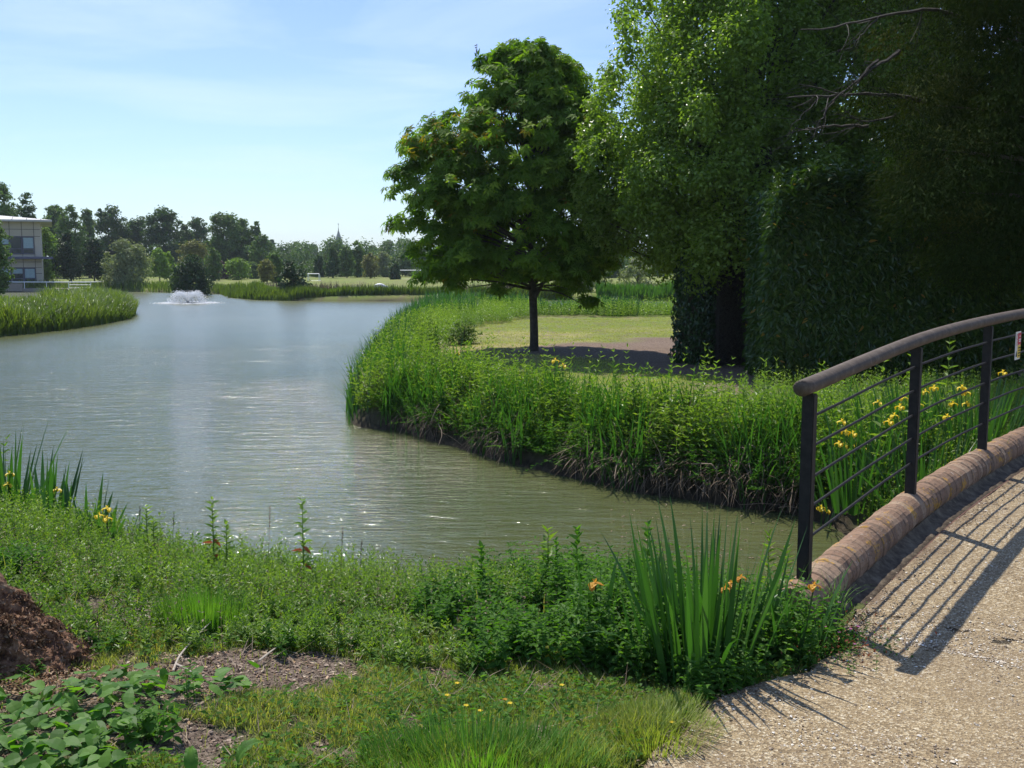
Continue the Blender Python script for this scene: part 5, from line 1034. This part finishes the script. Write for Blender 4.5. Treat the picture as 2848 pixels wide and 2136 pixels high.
p_ = A(822, 511, 10.3); iris(p_[0], 10.35, 8, .35, .12, [tuple(A(826, 510, 10.3)), tuple(A(821, 507, 10.3))], 'small iris with yellow flowers low at the channel bank by the end post')
# flowers dotted on the right point bank
for px, py, Y, h, lab in ((555, 360, 14.0, .95, 'iris with a yellow flower standing up against the shaded path'), (563, 365, 14.6, .8, 'iris with arching leaves left of the shaded path flower'), (458, 353, 20.5, .8, 'iris with a pale orange flower on the bank left of the chestnut'), (470, 380, 16.2, .75, 'iris with a single flower midway along the weedy bank'), (388, 365, 20.5, .85, 'iris with a yellow flower at the waterside shoulder of the point'), (377, 392, 18.6, .8, 'iris overhanging the water below the shoulder of the point'), (464, 413, 15.2, .6, 'iris low on the bank face with an orange flower'), (376, 351, 24.5, .8, 'iris high on the left outline of the point')):
    p_ = A(px, py, Y); x, y = p_[0], Y; iris(x, y, 12, h, .16, [tuple(p_)], lab, wd=.022, z=min(p_[2]-.35, max(-1.0, float(hz(x, y)[0]))), fs=1.2)

def tall_weed(px, py_top, Y, label, L=.07, Wd=.02, red=0, K=18, name='tall_weed', zb=None, kind='hex', pitch=.3, mat='weed', wh=2):
    top = A(px, py_top, Y); z0 = float(hz(top[0], Y)[0]) if zb is None else zb; base_ = np.array([top[0], Y, z0]); h = top[2]-z0
    L *= 1.6; Wd *= 1.9; r = empty(name, tuple(base_), label, 'weed'); g = Geo(); stems(g, base_[None], h, K, L, Wd, .6, .0001, .0001, pitch, whorl=wh, kind=kind, start=.12, taper=.4, sw=.009); g.build('leaves', M[mat], r)
    g = Geo(); tube(g, [base_, (base_+top)/2, top-[0, 0, .02]], [.006, .005, .002], 5); g.build('stem', M['weed'], r)
    if red:
        g = Geo(); P = base_+np.array([[.0, -.0, h*.3], [-.0, -.0, h*.45], [.0, 0, h*.5]]); DD = np.array([[.8, -.3, -.4], [-.8, -.2, .1], [.7, -.2, -.6]])
        for q in range(3): g = Geo(); leaves(g, P[q:q+1], DD[q:q+1], np.array([[0, -.6, .8]]), .085, .028, .9, 0, 'hex'); g.build('red_leaf', M['redleaf'], r)
tall_weed(212, 500, 7.5, 'tall leafy weed against the water with reddish lower leaves, left one', red=1, L=.055, K=18)
tall_weed(302, 501, 7.2, 'tall leafy weed against the water with two orange red leaves, right one', red=1, L=.055, K=18)
tall_weed(146, 507, 8.1, 'upright weed stem just right of the iris row on the left bank', L=.06)
tall_weed(153, 520, 7.9, 'shorter upright weed beside the stem right of the iris row', L=.06)
tall_weed(226, 525, 7.5, 'small side weed right of the reddish leaved tall weed', L=.05, red=0)
tall_weed(481, 548, 6.6, 'curly dark sow thistle standing up left of centre bank', L=.06, Wd=.03, K=14, mat='nettle', pitch=.5)
tall_weed(548, 530, 6.7, 'slender pale leaved weed left of the nettle top thistles', L=.08, Wd=.02)
tall_weed(577, 530, 6.5, 'curly headed thistle left of the narrow iris tuft', L=.06, Wd=.03, K=16, mat='nettle', pitch=.5)
tall_weed(556, 541, 6.4, 'thin twisted thistle beside the curly headed thistle', L=.05, Wd=.025, mat='nettle', pitch=.5)
tall_weed(648, 527, 6.3, 'curly leaved thistle between narrow tuft and tall iris clump', L=.06, Wd=.03, K=16, mat='nettle', pitch=.5)
tall_weed(769, 537, 6.9, 'bending pale weed just right of the tall iris clump', L=.07, Wd=.018)
tall_weed(786, 549, 6.4, 'willow leaved weed left of the end post of the railing', L=.07, Wd=.02)
for px, py, Y, lab in ((614, 352, 13.0, 'leafy weed tip standing above the bank against the shaded mulch'), (634, 366, 12.6, 'weed tip in the middle of the bank against the mulch path'), (672, 363, 12.4, 'weed tip below the ivy trunk'), (694, 371, 12.0, 'forked weed tip right of the ivy trunk foot'), (717, 363, 12.2, 'weed tip in front of the bare hedge'), (765, 362, 12.0, 'feathery weed tip before the laurel hedge'), (744, 383, 11.6, 'low weed tip before the laurel corner'), (950, 336, 10.6, 'tallest weed behind the second bay of the railing'), (913, 350, 10.4, 'upright weed behind the second railing post'), (884, 362, 10.0, 'weed behind the first bay of the railing'), (846, 375, 10.6, 'weed behind the start of the handrail')):
    tall_weed(px, py, Y, lab, L=.085, Wd=.024, K=16)
# seeding grass stalks against the water
for px, py, Y, lab in ((140, 505, 8.3, 'thin seeding grass stalk nearest the iris row'), (270, 506, 7.4, 'thin seeding grass stalk left of the right tall weed'), (343, 528, 7.2, 'thin seeding grass stalk right of the tall weeds'), (362, 540, 7.1, 'brown dock seed stalk right of the tall weeds'), (174, 512, 8.0, 'bent seeding grass stalk between iris row and tall weeds')):
    top = A(px, py, Y); z0 = float(hz(top[0], Y)[0]); r = empty('grass_stalk', (top[0], Y, z0), lab, 'grass stalk'); g = Geo(); b0 = np.array([top[0]-.03, Y, z0]); c = spl([b0, (b0+top)/2+[.0, 0, .03], top], 10); tube(g, c, np.linspace(.0022, .0012, 10), 4); g.build('stalk', M['straw'], r)
    g = Geo(); t = rng.uniform(.72, 1, 40); P = b0+(top-b0)*t[:, None]; leaves(g, P, rdir(40)*.7+[0, 0, 1], rdir(40), .014, .005, .4); g.build('seed_head', M['straw'], r)
# bright grass tuft
p_ = G(204, 628, -.4); r = empty('grass_tuft', tuple(p_), 'bright green upright grass tuft behind the bare soil', 'grass tuft'); n = 900; a = rng.uniform(0, 6.28, n); q = np.sqrt(rng.uniform(0, 1, n))
P = np.stack([p_[0]+np.cos(a)*q*.26, p_[1]+np.sin(a)*q*.16, 0*a], 1); P[:, 2] = height(P[:, 0], P[:, 1]); g = Geo(); blades(g, P, rng.uniform(.12, .27, n), .0042, a, rng.uniform(.0, .25, n)*q+.02, rng.uniform(0, .5, n), rng.uniform(0, 1, n), 3); g.build('blades', M['tuft'], r)
p_ = G(480, 762, -.3); r = empty('grass_tuft', tuple(p_), 'long bright grass tussock at the bottom centre of the lawn', 'grass tuft'); n = 2000; a = rng.uniform(0, 6.28, n); q = np.sqrt(rng.uniform(0, 1, n))
P = np.stack([p_[0]+np.cos(a)*q*.5, p_[1]+np.sin(a)*q*.26, 0*a], 1); P[:, 2] = height(P[:, 0], P[:, 1]); g = Geo(); blades(g, P, rng.gamma(5, .02, n)+.02, .0055, a, rng.uniform(.05, .6, n), rng.uniform(0, .9, n), rng.uniform(0, 1, n), 3); g.build('blades', M['tuft'], r)
p_ = G(705, 722, -.3); r = empty('grass_tuft', tuple(p_), 'grass tussock spilling over the edge of the gravel', 'grass tuft'); n = 1500; a = rng.uniform(0, 6.28, n); q = np.sqrt(rng.uniform(0, 1, n))
P = np.stack([p_[0]-.22+np.cos(a)*q*.26, p_[1]+np.sin(a)*q*.26, 0*a], 1); P[:, 2] = height(P[:, 0], P[:, 1]); g = Geo(); blades(g, P, rng.uniform(.05, .15, n), .0035, a, rng.uniform(.1, .7, n), rng.uniform(.2, 1.2, n), rng.uniform(0, .8, n), 3); g.build('blades', M['grass'], r)
p_ = G(840, 612, -.35); r = empty('grass_tuft', tuple(p_), 'thin arching grass tuft at the end of the brick coping', 'grass tuft'); n = 60; a = rng.uniform(0, 6.28, n)
P = np.stack([p_[0]-.06+rng.normal(0, .05, n), p_[1]+rng.normal(0, .05, n), 0*a], 1); P[:, 2] = height(P[:, 0], P[:, 1]); g = Geo(); blades(g, P, rng.uniform(.15, .34, n), .004, a, rng.uniform(.1, .5, n), rng.uniform(.5, 1.6, n), rng.uniform(.3, 1, n), 5); g.build('blades', M['tuft'], r)
# herb robert with pink flowers beside the path
p_ = G(815, 640, -.34); n = 900; x = p_[0]+rng.normal(0, .17, n)-.05; y = p_[1]+rng.normal(0, .15, n); r = empty('pink_herb', tuple(p_), 'low reddish herb with tiny pink flowers at the gravel edge', 'herb')
g = Geo(); stems(g, np.stack([x, y, height(x, y)], 1), rng.uniform(.04, .14, n), 4, .022, .014, rng.uniform(0, .6, n), .4, .3, .2, kind='tri', whorl=2, sw=.002); q = rng.uniform(size=300)
g.build('leaves', M['nettle'], r); g = Geo(); n = 500; x = p_[0]+rng.normal(0, .19, n)-.02; y = p_[1]+rng.normal(0, .16, n); leaves(g, np.stack([x, y, height(x, y)+rng.uniform(.01, .12, n)], 1), rdir(n), rdir(n)+[0, 0, 1], .022, .012, rng.uniform(0, .7, n)); g.build('red_foliage', M['redleaf'], r)
for k in range(16):
    c0 = np.array([p_[0]+rng.normal(0, .16), p_[1]+rng.normal(0, .14), 0]); c0[2] = float(hz(c0[0], c0[1])[0])+rng.uniform(.06, .15); a = np.arange(5)*1.257; g = Geo(); leaves(g, np.repeat(c0[None], 5, 0), np.stack([np.cos(a), np.sin(a), .2+0*a], 1), np.array([[0, -.5, 1.]]*5), .011, .008, .5); g.build('flower', M['pink'], r)
# buttercups
for k, (px, py, lab) in enumerate(((447, 683, 'buttercup farthest left in the turf'), (466, 693, 'buttercup in the left pair low on the lawn'), (480, 698, 'buttercup right of the left pair on the lawn'), (505, 692, 'orange tinted buttercup above another in mid lawn'), (510, 696, 'buttercup below the orange tinted one'), (562, 673, 'buttercup highest on the lawn near the nettles'), (672, 714, 'buttercup nearest the gravel edge'), (457, 668, 'tiny buttercup by the weeds left of centre'))):
    c0 = G(px, py, -.27); z0 = float(hz(c0[0], c0[1])[0]); c0[2] = z0+.06; r = empty('buttercup', (c0[0], c0[1], z0), lab, 'flower', 'buttercups in the turf'); g = Geo(); tube(g, [(c0[0], c0[1], z0), tuple(c0)], .0015, 4); g.build('stem', M['grass'], r)
    a = np.arange(5)*1.257; g = Geo(); leaves(g, np.repeat(c0[None], 5, 0), np.stack([np.cos(a), np.sin(a), .45+0*a], 1), np.array([[0, -.2, 1.]]*5), .015, .014, .8, 0, 'hex'); g.build('petals', M['orange'] if k == 3 else M['petal'], r)
# bindweed / comfrey patch bottom left
r0 = G(70, 735, -.32); r = empty('broad_leaved_plant', tuple(r0), 'patch of broad heart shaped leaves in the bottom left corner', 'plant')
P = []
while len(P) < 520:
    px = rng.uniform(-60, 260); py = rng.uniform(672, 800); lim = np.interp(px, [-60, 0, 60, 120, 180, 235, 262], [680, 684, 678, 676, 680, 676, 672]); low = np.interp(px, [-60, 110, 150, 190, 260], [810, 790, 735, 700, 690])
    if py < lim or py > low: continue
    P.append(G(px, py, -.28))
P = np.array(P); P[:, 2] = height(P[:, 0], P[:, 1])+rng.uniform(.02, .12, len(P)); n = len(P); a = rng.uniform(0, 6.28, n); pt = rng.normal(.05, .35, n)
g = Geo(); leaves(g, P, np.stack([np.cos(a)*np.cos(pt), np.sin(a)*np.cos(pt), np.sin(pt)], 1), np.stack([-np.cos(a)*np.sin(pt), -np.sin(a)*np.sin(pt), np.cos(pt)], 1)+rng.normal(0, .25, (n, 3)), rng.uniform(.045, .10, n), rng.uniform(.04, .075, n), rng.uniform(.1, 1, n), 0, 'oval', .12)
g.build('leaves', leafmat('broad_green_leaf', g3((.035, .10, .015), (.065, .17, .025), (.13, .25, .04)), .42, .55, .22, (1.5, 1.8, .4)), r)
for px, py, L_, wd, az, el, lab in ((128, 700, .21, .055, .25, .5, 'long dock leaf arching over the broad leaved patch'), (238, 772, .16, .075, .7, .7, 'large upright dock leaf catching the light at the bottom left'), (192, 785, .15, .06, 1.9, 1.0, 'bright dock leaf standing at the bottom edge of the picture'), (76, 716, .17, .045, 2.3, .6, 'dark dock leaf curling above the heart shaped leaves')):
    c0 = G(px, py, -.28); c0[2] = float(hz(c0[0], c0[1])[0]); r = empty('dock_leaf', tuple(c0), lab, 'leaf'); g = Geo(); m_ = 16; t = np.linspace(0, 1, m_); pr = np.sin(np.pi*np.clip(t*.93+.05, 0, 1))**.75*wd/2*(1-.25*t); hx = np.array([math.cos(az), math.sin(az), 0]); sx_ = np.array([-math.sin(az), math.cos(az), 0])
    an = el + .9 - 2.2*t; st_ = np.stack([np.cos(an), np.sin(an)], 1)*L_/m_; cc_ = np.cumsum(st_, 0); cl_ = c0 + [0, 0, .04] + hx*cc_[:, :1] + np.array([0, 0, 1])*cc_[:, 1:]; wv = np.sin(t*22)*.004
    V = np.stack([cl_-sx_*pr[:, None]+np.stack([0*t, 0*t, .008+wv], 1), cl_-sx_*pr[:, None]*.5+[0, 0, .007], cl_, cl_+sx_*pr[:, None]*.5+[0, 0, .007], cl_+sx_*pr[:, None]+np.stack([0*t, 0*t, .008-wv], 1)], 1); i = np.arange(m_-1)*5
    g.add(V.reshape(-1, 3), np.concatenate([np.stack([i+q, i+q+1, i+q+6, i+q+5], 1) for q in range(4)]), np.repeat(.55+.3*np.sin(t*9), 5)); g.build('blade', M['nettle'], r); g = Geo(); tube(g, [c0, cl_[0]], .003, 5); g.build('stalk', M['nettle'], r)
def nettle_one(px, py, h, n, label, sp=.05, mat='nettle', L=.06):
    c0 = G(px, py, -.32); c0[2] = float(hz(c0[0], c0[1])[0]); r = empty('nettle', tuple(c0), label, 'nettle'); x = c0[0]+rng.normal(0, sp, n); y = c0[1]+rng.normal(0, sp, n)
    g = Geo(); stems(g, np.stack([x, y, height(x, y)], 1), rng.uniform(.7, 1.1, n)*h, 6, L, L*.55, rng.uniform(.2, .8, n), .15, .1, -.1, whorl=2, kind='hex', sw=.005, start=.25); g.build('leaves', M[mat], r)
nettle_one(191, 708, .20, 2, 'single young nettle standing alone on the bare soil', .015)
nettle_one(150, 745, .13, 16, 'bushy little nettle clump below the lone nettle', .11)
nettle_one(290, 636, .13, 8, 'small nettle at the right rear edge of the bare soil', .08)
nettle_one(36, 668, .08, 5, 'tiny nettle sprouting at the foot of the rotten stump', .03, L=.045)
nettle_one(85, 640, .10, 10, 'low nettles just right of the rotten stump', .12)
nettle_one(390, 725, .07, 12, 'flat leafy herb in the middle of the worn turf', .16, L=.045)
nettle_one(570, 742, .07, 18, 'dark clump of small leaves low on the lawn near the tussock', .16, L=.04)
# small shrubs on the right point
far_tree(464, 343, 322, 19, 27.5, 'bush', 'f_mid', 'low_shrub', 'low rounded shrub on the point left of the chestnut trunk', 'shrub', leaf=.05, dens=.5)
# rotten stump
st = G(8, 686, -.33); st[2] = float(hz(st[0], st[1])[0]); r = empty('rotten_stump', tuple(st), 'crumbling red brown rotten tree stump at the left edge', 'tree stump')
nn1, nn2 = 120, 70; a = np.linspace(0, 2*np.pi, nn1, endpoint=False); hh_ = np.linspace(0, 1, nn2); Aa, Hh = np.meshgrid(a, hh_)
slope = .50*(1 - .55*np.clip(np.cos(Aa), 0, 1)*.9); zz = np.sin(np.clip(Hh, 0, 1)*1.45)/np.sin(1.45)*slope
rad = .34*(1.0+.5*(1-Hh)**1.7*np.clip(np.cos(Aa)*.8+.35, .1, 1.2)) * (1-.35*Hh) 
def fb(u, v): return (vn(u, v, 3, 1)-.5)*.34 + (vn(u, v, 7, 2)-.5)*.22 + (vn(u, v, 16, 3)-.5)*.12 + (vn(u, v, 40, 4)-.5)*.05
rad = rad*np.sqrt(np.clip(1-Hh**6, .02, 1))*(1+fb(np.abs(Aa-np.pi)*.9, Hh*.9)); cxs = st[0]-.28; cys = st[1]+.38
V = np.stack([cxs+np.cos(Aa)*rad, cys+np.sin(Aa)*rad*.8, st[2]-.04+zz+fb(Aa*.5+5, Hh)*.12], -1)
i = (np.arange(nn2-1)[:, None]*nn1 + np.arange(nn1)[None]); i2 = (np.arange(nn2-1)[:, None]*nn1 + (np.arange(nn1)[None]+1) % nn1)
g = Geo(); g.add(np.concatenate([V.reshape(-1, 3), [[cxs, cys, st[2]+.50]]]), [np.stack([i, i2, i2+nn1, i+nn1], -1).reshape(-1, 4), np.stack([(nn2-1)*nn1+np.arange(nn1), (nn2-1)*nn1+(np.arange(nn1)+1) % nn1, np.full(nn1, nn1*nn2)], 1)])
M['rot'] = basic('rotten_wood', [(.3, (.03, .017, .011)), (.45, (.11, .052, .028)), (.58, (.22, .12, .065)), (.72, (.38, .26, .16))], 16, .95, 1.0, 45, detail=8); g.build('wood', M['rot'], r)
n = 5000; aa = rng.uniform(-2.1, 1.1, n); h_ = rng.uniform(0, 1, n); ia = (np.round((aa % 6.2832)/6.2832*nn1).astype(int)) % nn1; ih = np.clip((h_*nn2).astype(int), 0, nn2-1)
P = V[ih, ia] + rng.normal(0, .006, (n, 3)); g = Geo()
leaves(g, P, rdir(n)+[.3, -.3, -.5], np.stack([np.cos(aa), np.sin(aa), .4+0*aa], 1)+rng.normal(0, .6, (n, 3)), rng.gamma(3, .006, n)+.006, rng.uniform(.005, .016, n), np.clip(rng.normal(.35, .25, n), 0, 1), 0, 'hex', .1)
n = 1600; x = st[0]+np.abs(rng.normal(0, .45, n))-.1; y = st[1]+rng.normal(.08, .16, n); leaves(g, np.stack([x, y, height(x, y)+rng.uniform(.005, .03, n)], 1), rdir(n)*[1, 1, .3], rdir(n)*.5+[0, 0, 1], rng.uniform(.01, .035, n), rng.uniform(.006, .018, n), rng.uniform(0, 1, n), 0, 'hex', .1)
g.build('wood_flakes', leafmat('rotten_flake', g3((.055, .03, .016), (.19, .10, .055), (.46, .34, .22)), .03, .9, .1, (1, 1, 1), .1), r)
# litter along the gravel edge
ii = rng.integers(0, n_edge, 900); wv_ = np.abs(rng.normal(0, .12, 900))+.0; lx = edge[ii, 0]+right[0]*wv_; ly = edge[ii, 1]+right[1]*wv_; q = (ly < 9.5) & (ly > 3); lx, ly = lx[q], ly[q]; n = len(lx); a = rng.uniform(0, 6.28, n)
g = Geo(); leaves(g, np.stack([lx, ly, zpath(lx, ly)+.012], 1), np.stack([np.cos(a), np.sin(a), rng.normal(0, .15, n)], 1), rng.normal(0, .35, (n, 3))+[0, 0, 1], rng.uniform(.01, .035, n), rng.uniform(.004, .016, n), rng.uniform(0, 1, n), 0, 'hex')
tag(g.build('leaf_litter', M['straw']), 'dry leaf litter gathered along the edge of the gravel', 'leaf litter', kind='stuff')
# twigs on the ground
for pts, lab in (([(173, 671), (180, 655), (197, 635), (211, 624)], 'long pale curved twig lying behind the bare soil'), ([(176, 664), (185, 670), (195, 676)], 'short pale twig crossing the long curved one'), ([(259, 658), (274, 644), (285, 634)], 'thin straw coloured twig right of the bright grass tuft')):
    P = np.array([G(a, b, -.33) for a, b in pts]); P[:, 2] = height(P[:, 0], P[:, 1]); P[:, 2] += np.linspace(.02, .09, len(P)) if len(P) > 3 else .03; g = Geo(); tube(g, spl(P, 14), np.linspace(.006, .003, 14), 6); o = g.build('twig', M['paletwig'], loc=tuple(P[0])); tag(o, lab, 'twig')
# floating leaves on the water
n = 90; px = rng.uniform(610, 790, n); py = np.interp(px, [610, 790], [492, 522])+rng.uniform(0, 45, n)**1.0; P = np.array([G(a, b, -1+.006) for a, b in zip(px, py)]); a = rng.uniform(0, 6.28, n); g = Geo()
leaves(g, P, np.stack([np.cos(a), np.sin(a), 0*a], 1), np.array([[0, 0, 1.]]*n), rng.uniform(.02, .05, n), rng.uniform(.012, .03, n), rng.uniform(.3, 1, n), 0, 'hex', .02)
tag(g.build('floating_leaves', M['straw']), 'tiny pale leaves and petals floating on the brown water', 'floating leaves', kind='stuff')
# debris at channel mouth
g = Geo()
for _ in range(26):
    p0 = G(rng.uniform(775, 812), rng.uniform(497, 512), -.93); e = p0+[rng.normal(0, .25), rng.normal(0, .15), rng.uniform(-.05, .12)]; tube(g, [p0, (p0+e)/2+[0, 0, .02], e], [.007, .006, .003], 4, rnd=rng.uniform(.2, 1))
tag(g.build('stick_debris', M['straw']), 'heap of dead sticks caught at the corner of the bank', 'sticks', kind='stuff')
# ------------------------------------------------------------ air
g = Geo(); box(g, (0, 1640, 20), (6300, 3500, 110)); m, nt = newmat('haze_air')
pv = N(nt, 'ShaderNodeVolumePrincipled', Density=.00022); pv.inputs['Color'].default_value = (.80, .90, 1.0, 1); pv.inputs['Anisotropy'].default_value = .3
o_ = nt.nodes.new('ShaderNodeOutputMaterial'); nt.links.new(pv.outputs[0], o_.inputs['Volume'])
hzb = tag(g.build('haze', m), 'thin pale summer haze over the distance', 'haze', kind='stuff')
